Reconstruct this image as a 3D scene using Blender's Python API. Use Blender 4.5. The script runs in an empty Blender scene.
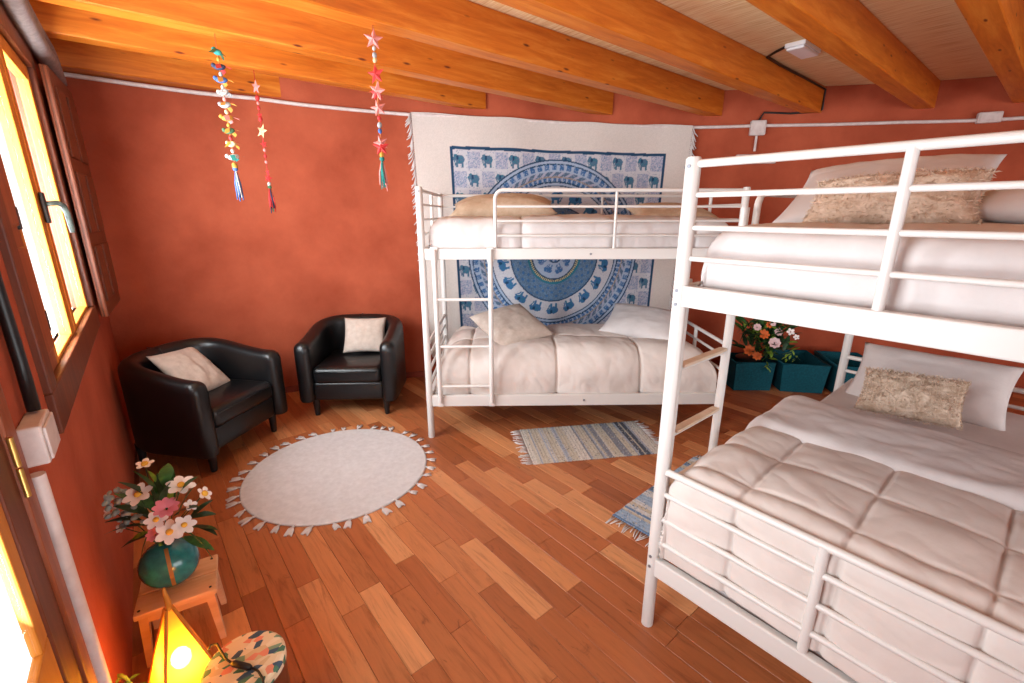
import bpy, bmesh, math, random
import numpy as np
from mathutils import Vector, Matrix, noise

# ------------------------------------------------------------------ camera
F = 455.0; CAMH = 1.6
PIT = math.radians(15.77); YAW = math.radians(50.0); ROLL = math.radians(0.0)
fw = np.array([math.cos(YAW)*math.cos(PIT), math.sin(YAW)*math.cos(PIT), -math.sin(PIT)])
R0 = np.array([math.sin(YAW), -math.cos(YAW), 0.0]); U0 = np.cross(R0, fw)
rt = R0*math.cos(ROLL) - U0*math.sin(ROLL); up = U0*math.cos(ROLL) + R0*math.sin(ROLL)
scene = bpy.context.scene
COL = scene.collection
cd = bpy.data.cameras.new('camera'); cam = bpy.data.objects.new('camera', cd); COL.objects.link(cam)
cd.sensor_width = 36.0; cd.lens = F/1024*36.0; cd.clip_start = 0.01
M = Matrix.Identity(4)
for i in range(3):
    M[i][0] = rt[i]; M[i][1] = up[i]; M[i][2] = -fw[i]
M[2][3] = CAMH
cam.matrix_world = M
scene.camera = cam

# pixel -> direction helpers (distance always comes from a floor, wall or thing)
def ray(x, y): return fw*F + rt*(x-512) + up*(341.5-y)
def atz(x, y, z):
    d = ray(x, y); p = d*((z-CAMH)/d[2]); return Vector((p[0], p[1], z))
def zat(x, y, X, Y):
    d = ray(x, y); return CAMH + d[2]*math.hypot(X, Y)/math.hypot(d[0], d[1])

# ------------------------------------------------------------------ light
w = bpy.data.worlds.new('sky'); scene.world = w; w.use_nodes = True
bg = w.node_tree.nodes['Background']; bg.inputs[0].default_value = (1.0, 0.985, 0.96, 1); bg.inputs[1].default_value = 2.2
vs = scene.view_settings
vs.view_transform = 'Standard'; vs.look = 'None'; vs.gamma = 1.0; vs.use_curve_mapping = False
vs.exposure = 0.12

LW0 = Vector((-.297, 0, 0)); LWA = math.atan(.0285)      # window wall: base point and slight turn
def lw(s, out, z=0.0):
    c, sn = math.cos(LWA), math.sin(LWA)
    return Vector((LW0.x + sn*s + c*out, c*s - sn*out, z))

def area(name, loc, rot, sx, sy, e, col=(1, 1, 1)):
    l = bpy.data.lights.new(name, 'AREA'); l.shape = 'RECTANGLE'; l.size = sx; l.size_y = sy; l.energy = e; l.color = col
    o = bpy.data.objects.new(name, l); COL.objects.link(o); o.location = loc; o.rotation_euler = rot; return o
# daylight at the window and side door, plus an added fill from behind
DAY = (.88, .955, 1.0)
area('daylight_window', lw(2.72, -.30, 1.65), (0, -math.pi/2-math.radians(15), -LWA+math.radians(12)), 1.25, 1.3, 165, DAY)
area('daylight_door', lw(.72, -.30, 1.35), (0, -math.pi/2-math.radians(30), -LWA), 1.3, .8, 70, DAY)
area('added_fill_behind', (2.2, -4.4, 1.25), (math.pi/2+math.radians(16), 0, 0), 4.2, 2.3, 150, DAY)  # added fill lamp outside the invented doors behind the camera

# ------------------------------------------------------------------ helpers
random.seed(7)
def lin(c): 
    c = c/255.0
    return c/12.92 if c <= .04045 else ((c+.055)/1.055)**2.4
def C(r, g, b): return (lin(r), lin(g), lin(b), 1)

class MB:
    def __init__(s): s.v = []; s.f = []
    def add(s, v, f, mat=None):
        n = len(s.v)
        s.v += [tuple(mat @ Vector(p)) if mat else tuple(p) for p in v]
        s.f += [tuple(i+n for i in q) for q in f]; return s
    def box(s, x0, x1, y0, y1, z0, z1, mat=None):
        v = [(x, y, z) for z in (z0, z1) for y in (y0, y1) for x in (x0, x1)]
        return s.add(v, [(0, 2, 3, 1), (4, 5, 7, 6), (0, 1, 5, 4), (2, 6, 7, 3), (0, 4, 6, 2), (1, 3, 7, 5)], mat)
    def rbox(s, x0, x1, y0, y1, z0, z1, r=.01, seg=2, mat=None):
        bm = bmesh.new(); bmesh.ops.create_cube(bm, size=1)
        for q in bm.verts: q.co = Vector(((x0+x1)/2+q.co.x*(x1-x0), (y0+y1)/2+q.co.y*(y1-y0), (z0+z1)/2+q.co.z*(z1-z0)))
        bmesh.ops.bevel(bm, geom=bm.edges[:], offset=r, segments=seg, affect='EDGES', profile=.5)
        bm.verts.index_update()
        s.add([q.co[:] for q in bm.verts], [[q.index for q in f.verts] for f in bm.faces], mat); bm.free(); return s
    def path(s, pts, r, n=10, cap=True, closed=False):
        pts = [Vector(p) for p in pts]; N = len(pts); base = len(s.v); prev = None
        for i, p in enumerate(pts):
            a = pts[i-1] if (i or closed) else p; b = pts[(i+1) % N] if (i < N-1 or closed) else p
            t = (b-a).normalized()
            if prev is None:
                x = t.orthogonal().normalized()
            else:
                x = (prev - t*prev.dot(t)).normalized()
            prev = x; y = t.cross(x)
            rr = r[i] if isinstance(r, (list, tuple)) else r
            for k in range(n):
                an = 2*math.pi*k/n; s.v.append(tuple(p + (x*math.cos(an) + y*math.sin(an))*rr))
        for i in range(N if closed else N-1):
            j = (i+1) % N
            for k in range(n):
                s.f.append((base+i*n+k, base+i*n+(k+1) % n, base+j*n+(k+1) % n, base+j*n+k))
        if cap and not closed:
            s.f.append(tuple(base+k for k in range(n))[::-1]); s.f.append(tuple(base+(N-1)*n+k for k in range(n)))
        return s
    def lathe(s, prof, n=24, mat=None, cap=True):
        v = []; f = []
        for r, z in prof:
            for k in range(n):
                a = 2*math.pi*k/n; v.append((r*math.cos(a), r*math.sin(a), z))
        for i in range(len(prof)-1):
            for k in range(n):
                f.append((i*n+k, i*n+(k+1) % n, (i+1)*n+(k+1) % n, (i+1)*n+k))
        if cap:
            f.append(tuple(range(n))[::-1]); f.append(tuple((len(prof)-1)*n+k for k in range(n)))
        return s.add(v, f, mat)
    def ball(s, c, rx, ry=None, rz=None, n=12, m=8, mat=None):
        ry = rx if ry is None else ry; rz = rx if rz is None else rz
        v = []; f = []
        for i in range(m+1):
            th = math.pi*i/m
            for k in range(n):
                a = 2*math.pi*k/n
                v.append((c[0]+rx*math.sin(th)*math.cos(a), c[1]+ry*math.sin(th)*math.sin(a), c[2]-rz*math.cos(th)))
        for i in range(m):
            for k in range(n):
                f.append((i*n+k, i*n+(k+1) % n, (i+1)*n+(k+1) % n, (i+1)*n+k))
        return s.add(v, f, mat)
    def grid(s, fn, nu, nv):
        b = len(s.v)
        for i in range(nu+1):
            for j in range(nv+1): s.v.append(tuple(fn(i/nu, j/nv)))
        for i in range(nu):
            for j in range(nv):
                a = b+i*(nv+1)+j; s.f.append((a, a+nv+1, a+nv+2, a+1))
        return s
    def mesh(s, name, mat, smooth=False, weld=0, angle=None):
        me = bpy.data.meshes.new(name); me.from_pydata(s.v, [], s.f)
        if weld:
            bm = bmesh.new(); bm.from_mesh(me); bmesh.ops.remove_doubles(bm, verts=bm.verts, dist=weld)
            bmesh.ops.recalc_face_normals(bm, faces=bm.faces); bm.to_mesh(me); bm.free()
        me.validate(); me.update()
        if mat: me.materials.append(mat)
        if smooth:
            me.polygons.foreach_set('use_smooth', [True]*len(me.polygons))
            if angle: me.set_sharp_from_angle(angle=math.radians(angle))
        return me
    def build(s, name, mat, parent=None, smooth=False, weld=0, loc=None, rot=None, angle=None):
        o = bpy.data.objects.new(name, s.mesh(name, mat, smooth, weld, angle)); COL.objects.link(o)
        if parent: o.parent = parent
        if loc is not None: o.location = loc
        if rot is not None: o.rotation_euler = rot
        return o

def inst(name, me, parent=None, loc=(0, 0, 0), rot=(0, 0, 0), sc=None):
    o = bpy.data.objects.new(name, me); COL.objects.link(o); o.parent = parent
    o.location = loc; o.rotation_euler = rot
    if sc is not None: o.scale = sc if hasattr(sc, '__len__') else (sc,)*3
    return o
def tag(o, label=None, cat=None, group=None, kind=None):
    if label: o['label'] = label
    if cat: o['category'] = cat
    if group: o['group'] = group
    if kind: o['kind'] = kind
    return o
def thing(name, label, cat, loc=(0, 0, 0), rz=0, group=None):
    o = bpy.data.objects.new(name, None); COL.objects.link(o); o.location = loc; o.rotation_euler = (0, 0, rz)
    o.empty_display_size = .1
    return tag(o, label, cat, group)

# ------------------------------------------------------------------ materials
def newmat(name, rgb, rough=.6, metal=0.0, spec=.5):
    m = bpy.data.materials.new(name); m.use_nodes = True; b = m.node_tree.nodes['Principled BSDF']
    b.inputs['Base Color'].default_value = rgb; b.inputs['Roughness'].default_value = rough
    b.inputs['Metallic'].default_value = metal; b.inputs['Specular IOR Level'].default_value = spec
    return m
def nd(m, t, **kw):
    n = m.node_tree.nodes.new(t)
    for k, v in kw.items():
        if hasattr(n, k): setattr(n, k, v)
        else: n.inputs[k].default_value = v
    return n
def ln(m, a, b): m.node_tree.links.new(a, b)
def bsdf(m): return m.node_tree.nodes['Principled BSDF']
def ramp(m, fac, stops, interp='LINEAR'):
    r = nd(m, 'ShaderNodeValToRGB'); cr = r.color_ramp; cr.interpolation = interp
    while len(cr.elements) < len(stops): cr.elements.new(.5)
    for e, (p, c) in zip(cr.elements, stops): e.position = p; e.color = c
    ln(m, fac, r.inputs[0]); return r.outputs[0]
def coords(m, scale=(1, 1, 1), kind='Object', rnd=False):
    tc = nd(m, 'ShaderNodeTexCoord'); mp = nd(m, 'ShaderNodeMapping'); mp.inputs['Scale'].default_value = scale
    src = tc.outputs[kind]
    if rnd:
        oi = nd(m, 'ShaderNodeObjectInfo'); ge = nd(m, 'ShaderNodeNewGeometry')
        ad = nd(m, 'ShaderNodeMath', operation='ADD'); ln(m, oi.outputs['Random'], ad.inputs[0]); ln(m, ge.outputs['Random Per Island'], ad.inputs[1])
        fr = nd(m, 'ShaderNodeMath', operation='FRACT'); ln(m, ad.outputs[0], fr.inputs[0])
        ml = nd(m, 'ShaderNodeMath', operation='MULTIPLY'); ml.inputs[1].default_value = 57.0; ln(m, fr.outputs[0], ml.inputs[0])
        va = nd(m, 'ShaderNodeVectorMath', operation='ADD'); ln(m, src, va.inputs[0]); ln(m, ml.outputs[0], va.inputs[1])
        src = va.outputs[0]; m['_r'] = 1
        ln(m, src, mp.inputs['Vector']); return mp.outputs[0], fr.outputs[0]
    ln(m, src, mp.inputs['Vector']); return mp.outputs[0]
def noi(m, vec, scale, detail=4, rough=.6, dist=0):
    n = nd(m, 'ShaderNodeTexNoise'); n.inputs['Scale'].default_value = scale; n.inputs['Detail'].default_value = detail
    n.inputs['Roughness'].default_value = rough; n.inputs['Distortion'].default_value = dist; ln(m, vec, n.inputs['Vector']); return n.outputs['Fac']
def bump(m, h, strength=.3, dist=.01):
    b = nd(m, 'ShaderNodeBump'); b.inputs['Strength'].default_value = strength; b.inputs['Distance'].default_value = dist
    ln(m, h, b.inputs['Height']); ln(m, b.outputs[0], bsdf(m).inputs['Normal'])
def varied(name, c1, c2, scale=4, rough=.7, bs=0, bstr=.3, bd=.005, spec=.4, detail=5, lo=.35, hi=.68, stretch=(1, 1, 1)):
    m = newmat(name, c1, rough, 0, spec); v = coords(m, stretch)
    ln(m, ramp(m, noi(m, v, scale, detail), [(lo, c1), (hi, c2)]), bsdf(m).inputs['Base Color'])
    if bs: bump(m, noi(m, v, bs, 4), bstr, bd)
    return m

PLASTER = varied('terracotta_plaster', C(154, 70, 46), C(184, 92, 64), 1.7, .9, 28, .35, .006, .2, 8)
BASEB = varied('painted_baseboard', C(128, 50, 32), C(150, 66, 44), 5, .7)
WHITEM = newmat('white_enamel', C(214, 210, 206), .38)
GREYM = newmat('steel_bolt', C(150, 152, 160), .35, .8)
PVC = varied('dusty_pvc', C(206, 190, 186), C(222, 210, 206), 20, .55)
BLACKP = newmat('black_plastic', C(18, 18, 20), .4)
SHEET = varied('white_cotton', C(200, 192, 190), C(212, 205, 203), 6, .9, 45, .25, .004, .15)
QUILT = varied('beige_quilt', C(206, 194, 187), C(217, 207, 201), 4, .82, 38, .22, .004, .2)
BEIGEC = varied('beige_velvet', C(188, 172, 160), C(204, 190, 179), 22, .9, 90, .3, .003, .15)
TANC = varied('tan_velvet', C(184, 160, 136), C(204, 184, 162), 14, .9, 80, .3, .003, .15)
FURM = varied('shaggy_beige_fur', C(184, 158, 136), C(218, 198, 180), 30, .95, 120, .5, .006, .1)
WOODS = varied('pale_pine', C(206, 158, 118), C(226, 184, 148), 3, .6, 40, .15, .002, .3, 6, .35, .68, (1, 6, 6))
TREAD = varied('pale_tread_wood', C(204, 178, 152), C(220, 198, 176), 12, .6)
LEATHER = newmat('black_leather', C(14, 14, 16), .36, 0, .5)
bump(LEATHER, noi(LEATHER, coords(LEATHER), 140, 3), .25, .002)
TEAL = varied('teal_woven', C(0, 66, 80), C(4, 84, 98), 60, .75, 160, .4, .003, .25)
DARKW = varied('dark_stained_wood', C(88, 42, 24), C(122, 62, 34), 4, .45, 30, .1, .002, .4, 6, .3, .7, (8, 8, .8))
SHUTW = varied('red_brown_wood', C(122, 58, 30), C(160, 84, 46), 4, .42, 30, .1, .002, .4, 6, .3, .7, (8, 8, .8))
HONEY = varied('honey_wood', C(190, 112, 34), C(208, 134, 52), 5, .5, 30, .1, .002, .3, 6, .3, .7, (8, 8, .8))
BRASS = newmat('brass', C(212, 172, 96), .3, .9)
IRON = varied('green_grey_iron', C(52, 60, 58), C(96, 108, 102), 30, .4)
CLOTHG = varied('grey_cloth', C(132, 119, 117), C(152, 140, 137), 30, .9, 60, .4, .004, .15)
TERRG = varied('rug_cotton', C(196, 192, 193), C(208, 205, 206), 30, .95, 220, .4, .003, .1)
LEAFM = varied('leaf_green', C(30, 74, 34), C(62, 110, 50), 40, .5)
LEAFD = varied('leaf_dark', C(24, 52, 30), C(44, 80, 44), 40, .5)
LEAFL = varied('leaf_lime', C(96, 138, 46), C(150, 176, 66), 40, .5)
PETALW = newmat('white_petal', C(240, 230, 226), .7)
PETALP = newmat('pink_petal', C(224, 128, 142), .7)
PETALO = newmat('orange_petal', C(216, 104, 44), .7)
POLLEN = newmat('yellow_pollen', C(232, 176, 62), .8)
SAGE = varied('sage_buds', C(126, 140, 138), C(160, 168, 166), 40, .8)
GLAZE = varied('teal_glaze', C(18, 92, 104), C(34, 122, 132), 26, .16, 0, 0, 0, .6)

# pine beams: long grain + knots
def beam_mat():
    m = newmat('varnished_pine', C(190, 96, 24), .45, 0, .4)
    v = coords(m, (1.2, 12, 12), 'Object', True)[0]
    c = ramp(m, noi(m, v, 2.2, 7, .65, .6), [(.25, C(176, 84, 16)), (.5, C(204, 110, 28)), (.75, C(222, 138, 52))])
    v2 = coords(m, (2.2, 8, 8), 'Object', True)[0]
    vo = nd(m, 'ShaderNodeTexVoronoi'); vo.inputs['Scale'].default_value = 1.6; ln(m, v2, vo.inputs['Vector'])
    k = ramp(m, vo.outputs['Distance'], [(.05, (1, 1, 1, 1)), (.12, (0, 0, 0, 1))])
    mx = nd(m, 'ShaderNodeMix', data_type='RGBA'); ln(m, k, mx.inputs[0]); ln(m, c, mx.inputs[6]); mx.inputs[7].default_value = C(104, 38, 12)
    ln(m, mx.outputs[2], bsdf(m).inputs['Base Color'])
    bump(m, noi(m, v, 6, 4), .12, .003); return m
PINE = beam_mat()
def floor_mat():
    m = newmat('oiled_parquet', C(150, 84, 50), .36, 0, .4)
    v, r = coords(m, (16, 1.5, 1), 'Object', True)
    g = noi(m, v, 2.0, 8, .68, 1.2)
    tone = ramp(m, r, [(0, C(146, 82, 48)), (.25, C(176, 104, 63)), (.5, C(160, 91, 53)), (.75, C(190, 122, 77)), (1, C(208, 146, 99))])
    gr = ramp(m, g, [(.25, (.55, .48, .44, 1)), (.48, (1, 1, 1, 1)), (.7, (1.15, 1.12, 1.08, 1))])
    mx = nd(m, 'ShaderNodeMix', data_type='RGBA', blend_type='MULTIPLY'); mx.inputs[0].default_value = 1
    ln(m, tone, mx.inputs[6]); ln(m, gr, mx.inputs[7])
    v2, _ = coords(m, (5, 2.0, 1), 'Object', True)
    kn = ramp(m, noi(m, v2, 2.6, 5, .6, 1.5), [(.64, (0, 0, 0, 1)), (.76, (.75, .75, .75, 1))])
    m2 = nd(m, 'ShaderNodeMix', data_type='RGBA'); ln(m, kn, m2.inputs[0]); ln(m, mx.outputs[2], m2.inputs[6]); m2.inputs[7].default_value = C(66, 34, 24)
    ln(m, m2.outputs[2], bsdf(m).inputs['Base Color'])
    bump(m, g, .12, .002); return m
PARQ = floor_mat()
def reed_mat():
    m = newmat('reed_matting', C(206, 162, 112), .8, 0, .2)
    v = coords(m, (1, .05, 1))
    a = noi(m, v, 90, 2, .5)
    ln(m, ramp(m, a, [(.3, C(222, 182, 134)), (.5, C(240, 208, 162)), (.7, C(248, 226, 188))]), bsdf(m).inputs['Base Color'])
    bump(m, a, .5, .006); return m
REED = reed_mat()
GLASS = bpy.data.materials.new('window_glass'); GLASS.use_nodes = True
_t = GLASS.node_tree; _t.nodes.clear()
_o = _t.nodes.new('ShaderNodeOutputMaterial'); _x = _t.nodes.new('ShaderNodeMixShader'); _a = _t.nodes.new('ShaderNodeBsdfTransparent'); _g = _t.nodes.new('ShaderNodeBsdfGlossy')
_g.inputs['Roughness'].default_value = .02; _x.inputs[0].default_value = .06
_t.links.new(_a.outputs[0], _x.inputs[1]); _t.links.new(_g.outputs[0], _x.inputs[2]); _t.links.new(_x.outputs[0], _o.inputs[0])
def attr_mat(name, rough=.9, bs=0):
    m = newmat(name, (1, 1, 1, 1), rough, 0, .15); a = nd(m, 'ShaderNodeAttribute', attribute_name='Col')
    ln(m, a.outputs['Color'], bsdf(m).inputs['Base Color'])
    if bs: bump(m, noi(m, coords(m), bs, 3), .3, .003)
    return m
PRINT = attr_mat('printed_cotton', .92, 180)
RAG = attr_mat('woven_rag', .95, 160)
def setcol(me, cols):
    a = me.color_attributes.new('Col', 'FLOAT_COLOR', 'POINT')
    a.data.foreach_set('color', np.asarray(cols, dtype=np.float32).ravel())

# ------------------------------------------------------------------ room shell
ZC = 2.71; ZB = 2.49
PLAN = [(-.30, 4.46), (-.16, 4.45), (.5, 4.42), (1.2, 4.28), (2.0, 3.98), (2.55, 3.66), (3.68, 3.05), (4.5, 2.44), (5.1, 1.76), (5.65, 1.06), (5.95, .53), (6.2, -.2), (6.35, -1.0), (6.4, -2.1), (6.4, -4.05)]
def catmull(P, k=6):
    out = []
    for i in range(len(P)-1):
        p0 = Vector(P[max(i-1, 0)]); p1 = Vector(P[i]); p2 = Vector(P[i+1]); p3 = Vector(P[min(i+2, len(P)-1)])
        for j in range(k):
            t = j/k
            out.append(.5*((2*p1) + (p2-p0)*t + (2*p0-5*p1+4*p2-p3)*t*t + (3*p1-p0-3*p2+p3)*t**3))
    out.append(Vector(P[-1])); return out
CUR = catmull(PLAN); CUR[0] = Vector((-.30, 4.45))
CN = []
for i in range(len(CUR)):
    t = (CUR[min(i+1, len(CUR)-1)] - CUR[max(i-1, 0)]).normalized(); CN.append(Vector((t.y, -t.x)) if Vector((t.y, -t.x)).dot(Vector((1.5, .5))-CUR[i]) > 0 else Vector((-t.y, t.x)))
CS = [0.0]
for a, b in zip(CUR[:-1], CUR[1:]): CS.append(CS[-1]+(b-a).length)
def wpt(s, off=0.0):
    s = min(max(s, 0), CS[-1]-1e-6)
    i = max(k for k in range(len(CS)-1) if CS[k] <= s); t = (s-CS[i])/(CS[i+1]-CS[i])
    p = CUR[i].lerp(CUR[i+1], t); n = CN[i].lerp(CN[i+1], t).normalized(); return p + n*off, n
def s_of(x, y):
    q = Vector((x, y)); best = (9e9, 0)
    for i in range(len(CUR)-1):
        d = CUR[i+1]-CUR[i]; t = min(1, max(0, (q-CUR[i]).dot(d)/d.length_squared)); p = CUR[i]+d*t
        best = min(best, ((q-p).length, CS[i]+t*d.length))
    return best[1]
def wray(x, y, off=.03):
    d = ray(x, y); best = None
    s = 0.0; lo = None; prev = None
    while s < CS[-1]:
        p, n = wpt(s, off); c = d[0]*p.y - d[1]*p.x
        if prev is not None and prev*c <= 0 and p.x*d[0]+p.y*d[1] > 0:
            return s, zat(x, y, p.x, p.y)
        prev = c; s += .01
def wallpiece(name, i0, i1):
    mb = MB(); idx = range(i0, i1+1); zs = (0, ZC+.1)
    for i in idx:
        for off in (0, -.22):
            q = CUR[i]+CN[i]*off
            for z in zs: mb.v.append((q.x, q.y, z))
    n = i1-i0+1
    for k in range(n-1):
        a = k*4; b = a+4
        mb.f += [(a, b, b+1, a+1), (a+2, a+3, b+3, b+2), (a+1, b+1, b+3, a+3), (a, a+2, b+2, b)]
    mb.f += [(0, 1, 3, 2), ((n-1)*4, (n-1)*4+2, (n-1)*4+3, (n-1)*4+1)]
    o = mb.build(name, PLASTER, None, True, angle=40); tag(o, kind='structure'); return o
SPL = [i for i in range(len(CUR)) if CUR[i].x > 4.45][0]
wallpiece('wall_back', 0, SPL); wallpiece('wall_right', SPL, len(CUR)-1)
mb = MB()
for i in range(0, len(CUR)): 
    for off in (0, .012):
        q = CUR[i]+CN[i]*off
        for z in (0, .055): mb.v.append((q.x, q.y, z))
for k in range(len(CUR)-1):
    a = k*4; b = a+4; mb.f += [(a+2, b+2, b+3, a+3), (a+1, a+3, b+3, b+1)]
tag(mb.build('baseboard_back', BASEB, None, True, angle=40), kind='structure')

def lwbox(mb, s0, s1, o0, o1, z0, z1, r=0):
    m = Matrix.Translation(LW0) @ Matrix.Rotation(-LWA, 4, 'Z')
    return mb.rbox(o0, o1, s0, s1, z0, z1, r, 2, m) if r else mb.box(o0, o1, s0, s1, z0, z1, m)
mb = MB()
DO = (.22, 1.31, 2.15); WO = (1.79, 3.47, .98, 2.42)
lwbox(mb, -4.1, DO[0], -.07, 0, 0, ZC+.1); lwbox(mb, DO[0], DO[1], -.07, 0, DO[2], ZC+.1)
lwbox(mb, DO[1], WO[0], -.025, 0, 0, ZC+.1); lwbox(mb, WO[0], WO[1], -.07, 0, 0, WO[2]); lwbox(mb, WO[0], WO[1], -.07, 0, WO[3], ZC+.1)
lwbox(mb, WO[1], 4.62, -.07, 0, 0, ZC+.1)
tag(mb.build('wall_left', PLASTER), kind='structure')
mb = MB()   # wall behind the camera with a gap for the added doors
mb.box(-.7, .2, -4.25, -4.0, 0, ZC+.1).box(4.2, 6.7, -4.25, -4.0, 0, ZC+.1).box(.2, 4.2, -4.25, -4.0, 2.4, ZC+.1)
tag(mb.build('wall_front', PLASTER), kind='structure')
tag(MB().box(-.34, 6.9, -4.3, 4.8, ZC, ZC+.12).build('ceiling', REED), kind='structure')
floor = tag(MB().box(-.34, 6.9, -4.3, 4.8, -.12, -.014).build('floor', DARKW), kind='structure')

# parquet boards, running along the window wall
def inside(x, y):
    if y < -4.0 or x < LW0.x + .0285*y: return False
    p, n = wpt(s_of(x, y)); return (Vector((x, y))-p).dot(n) > -.02
BL = [.38, .48, .56, .64, .72]
BM = []
for L in BL: BM.append(MB().rbox(-.0495, .0495, -L/2+.0006, L/2-.0006, -.014, 0, .0014, 1).mesh('board', PARQ))
rng = random.Random(3); boards = []
for k in range(68):
    x = -.275 + .1*k + .05; y = -4.05 + rng.random()*.4 - .4
    while y < 4.6:
        j = rng.choice([0, 1, 2, 2, 3, 3, 4]); yc = y+BL[j]/2; y += BL[j]
        ok = [inside(x, yc+BL[j]*q) for q in (-.45, 0, .45)]
        if any(ok):
            q = Vector((x, yc, -CAMH)); zz = q.dot(Vector(fw))
            vis = False; sc = 1e9
            if zz > .3:
                px = 512+F*q.dot(Vector(rt))/zz; py = 341.5-F*q.dot(Vector(up))/zz
                vis = -40 < px < 1064 and 0 < py < 730; sc = zz
                if x > 1.5 and y < .7: sc += 4
            boards.append((0 if vis else 1, sc, x, yc, j))
boards.sort(); rest = MB()
for n, (a, b, x, y, j) in enumerate(boards):
    if n < 300: inst('board', BM[j], floor, (x, y, 0))
    else: rest.rbox(x-.0495, x+.0495, y-BL[j]/2+.0006, y+BL[j]/2-.0006, -.014, 0, .0014, 1)
tag(rest.build('more_boards', PARQ, floor), kind='stuff')

# ceiling beams
def beam_end(v):
    for i in range(len(CUR)-1):
        a, b = CUR[i], CUR[i+1]
        if (a.y-v)*(b.y-v) <= 0 and a.y != b.y and a.x > .8: return a.x+(b.x-a.x)*(v-a.y)/(b.y-a.y)
    return 6.3
for v, wd, lab in [(4.375, .18, 'pine ceiling beam half sunk into the wall above the armchairs'),
                   (3.617, .112, 'pine ceiling beam ending above the left corner of the tapestry'),
                   (3.047, .118, 'pine ceiling beam ending above the middle of the tapestry'),
                   (2.415, .124, 'pine ceiling beam ending above the right part of the tapestry'),
                   (1.763, .13, 'pine ceiling beam with black cable clipped along its side'),
                   (1.056, .13, 'thick pine ceiling beam just right of the white ceiling lamp'),
                   (.47, .13, 'pine ceiling beam cut by the upper right corner of the photo'),
                   (-.15, .13, 'pine ceiling beam over the near bunk bed outside the view'),
                   (-.8, .13, 'first pine ceiling beam behind the camera')] + [(-1.45-.65*k, .13, 'pine ceiling beam %s the camera, near the added doors' % q) for k, q in enumerate(('second behind', 'third behind', 'fourth behind', 'fifth behind'))]:
    x1 = 1.5 if v > 4 else beam_end(v)+.06
    if v < 0: x1 = 6.3
    x0 = -.26
    mb = MB().rbox(x0, x1, -wd/2, wd/2, ZB, ZC, .006, 1)
    tag(mb.build('ceiling_beam', PINE, None, loc=(0, v, 0)), lab, 'beam', 'ceiling beams')

# ------------------------------------------------------------------ window wall fittings
def lthing(name, label, cat, s, out, z, group=None):
    return thing(name, label, cat, lw(s, out, z), -LWA, group)
win = bpy.data.objects.new('window_1', None); COL.objects.link(win); win.location = lw(0, 0, 0); win.rotation_euler = (0, 0, -LWA); win['kind'] = 'structure'
def wb(name, mat, s0, s1, o0, o1, z0, z1, r=.004, parent=win): return MB().rbox(o0, o1, s0, s1, z0, z1, r, 2).build(name, mat, parent)
wb('bottom_casing', DARKW, 1.78, 3.50, -.07, .018, .975, 1.10)
wb('side_casing', DARKW, 1.78, 1.88, -.07, .018, 1.10, 2.32)
wb('side_casing', DARKW, 3.40, 3.50, -.07, .018, 1.10, 2.32)
wb('head_casing', DARKW, 1.78, 3.50, -.07, .018, 2.28, 2.43)
# fixed panelled leaf
lf = wb('panelled_leaf', SHUTW, 1.88, 2.14, -.05, -.005, 1.10, 2.28)
for z0, z1 in [(1.17, 1.50), (1.56, 1.88), (1.94, 2.22)]: wb('raised_panel', SHUTW, 1.925, 2.095, -.01, .006, z0, z1, .008, lf)
for z in (1.22, 1.55, 1.8): wb('hinge', BLACKP, 2.112, 2.137, -.01, .004, z, z+.07, .003, lf)
wb('sill', newmat('white_sill', C(232, 226, 218), .6), 2.10, 3.44, -.20, -.05, 1.06, 1.10)
for s0, s1 in [(2.14, 2.175), (2.60, 2.70), (2.72, 2.78), (3.34, 3.42)]: wb('sash_stile', HONEY, s0, s1, -.045, -.004, 1.10, 2.28)
for s0, s1 in [(2.175, 2.60), (2.78, 3.34)]:
    wb('sash_rail', HONEY, s0, s1, -.042, -.006, 2.21, 2.28); wb('sash_rail', HONEY, s0, s1, -.042, -.006, 1.10, 1.115)
    wb('pane', GLASS, s0, s1, -.026, -.022, 1.115, 2.21, .001)
hd = MB().rbox(0, .014, 2.655, 2.70, 1.56, 1.68, .004, 2).build('handle_plate', BLACKP, win)
MB().path([lv for lv in [(.01, 2.68, 1.635), (.045, 2.70, 1.64), (.058, 2.72, 1.63), (.064, 2.735, 1.60), (.066, 2.738, 1.55), (.066, 2.735, 1.52)]], [.010, .011, .011, .011, .011, .008], 10).build('lever', IRON, hd, True)
# open shutter folded back toward the corner
sh = thing('window_shutter', 'dark brown panelled wooden shutter folded open in the corner beside the window', 'shutter', lw(3.50, .03, 1.02), -LWA-math.radians(3.5))
SW, SHH = .64, 1.30
MB().rbox(0, .034, 0, SW, 0, SHH, .004).build('shutter_frame', DARKW, sh)
for z0, z1 in [(.08, .40), (.47, .80), (.87, 1.22)]:
    for y0, y1 in [(.06, .29), (.35, .58)]: MB().rbox(.030, .044, y0, y1, z0, z1, .009).build('raised_panel', DARKW, sh)
for y in (-.004,): MB().rbox(.004, .012, y-.003, y+.002, .0, SHH, .001).rbox(.020, .028, y-.003, y+.002, 0, SHH, .001).build('edge_moulding', SHUTW, sh)
# rolled cloth blind above the window
rb = lthing('rolled_blind', 'grey cloth blind rolled up high above the window', 'blind', 0, 0, 2.44)
def blob(s0, s1, o, z, r):
    return MB().path([(o+.004*math.sin(9*t), s0+(s1-s0)*t, z+.006*math.sin(7*t)) for t in [i/14 for i in range(15)]], [r*(1-.35*max(0, (i-11)/3)) for i in range(15)], 12)
blob(1.9, 4.40, .045, .045, .04).build('upper_roll', CLOTHG, rb, True); blob(1.9, 4.42, .05, -.03, .042).build('lower_roll', CLOTHG, rb, True)

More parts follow.
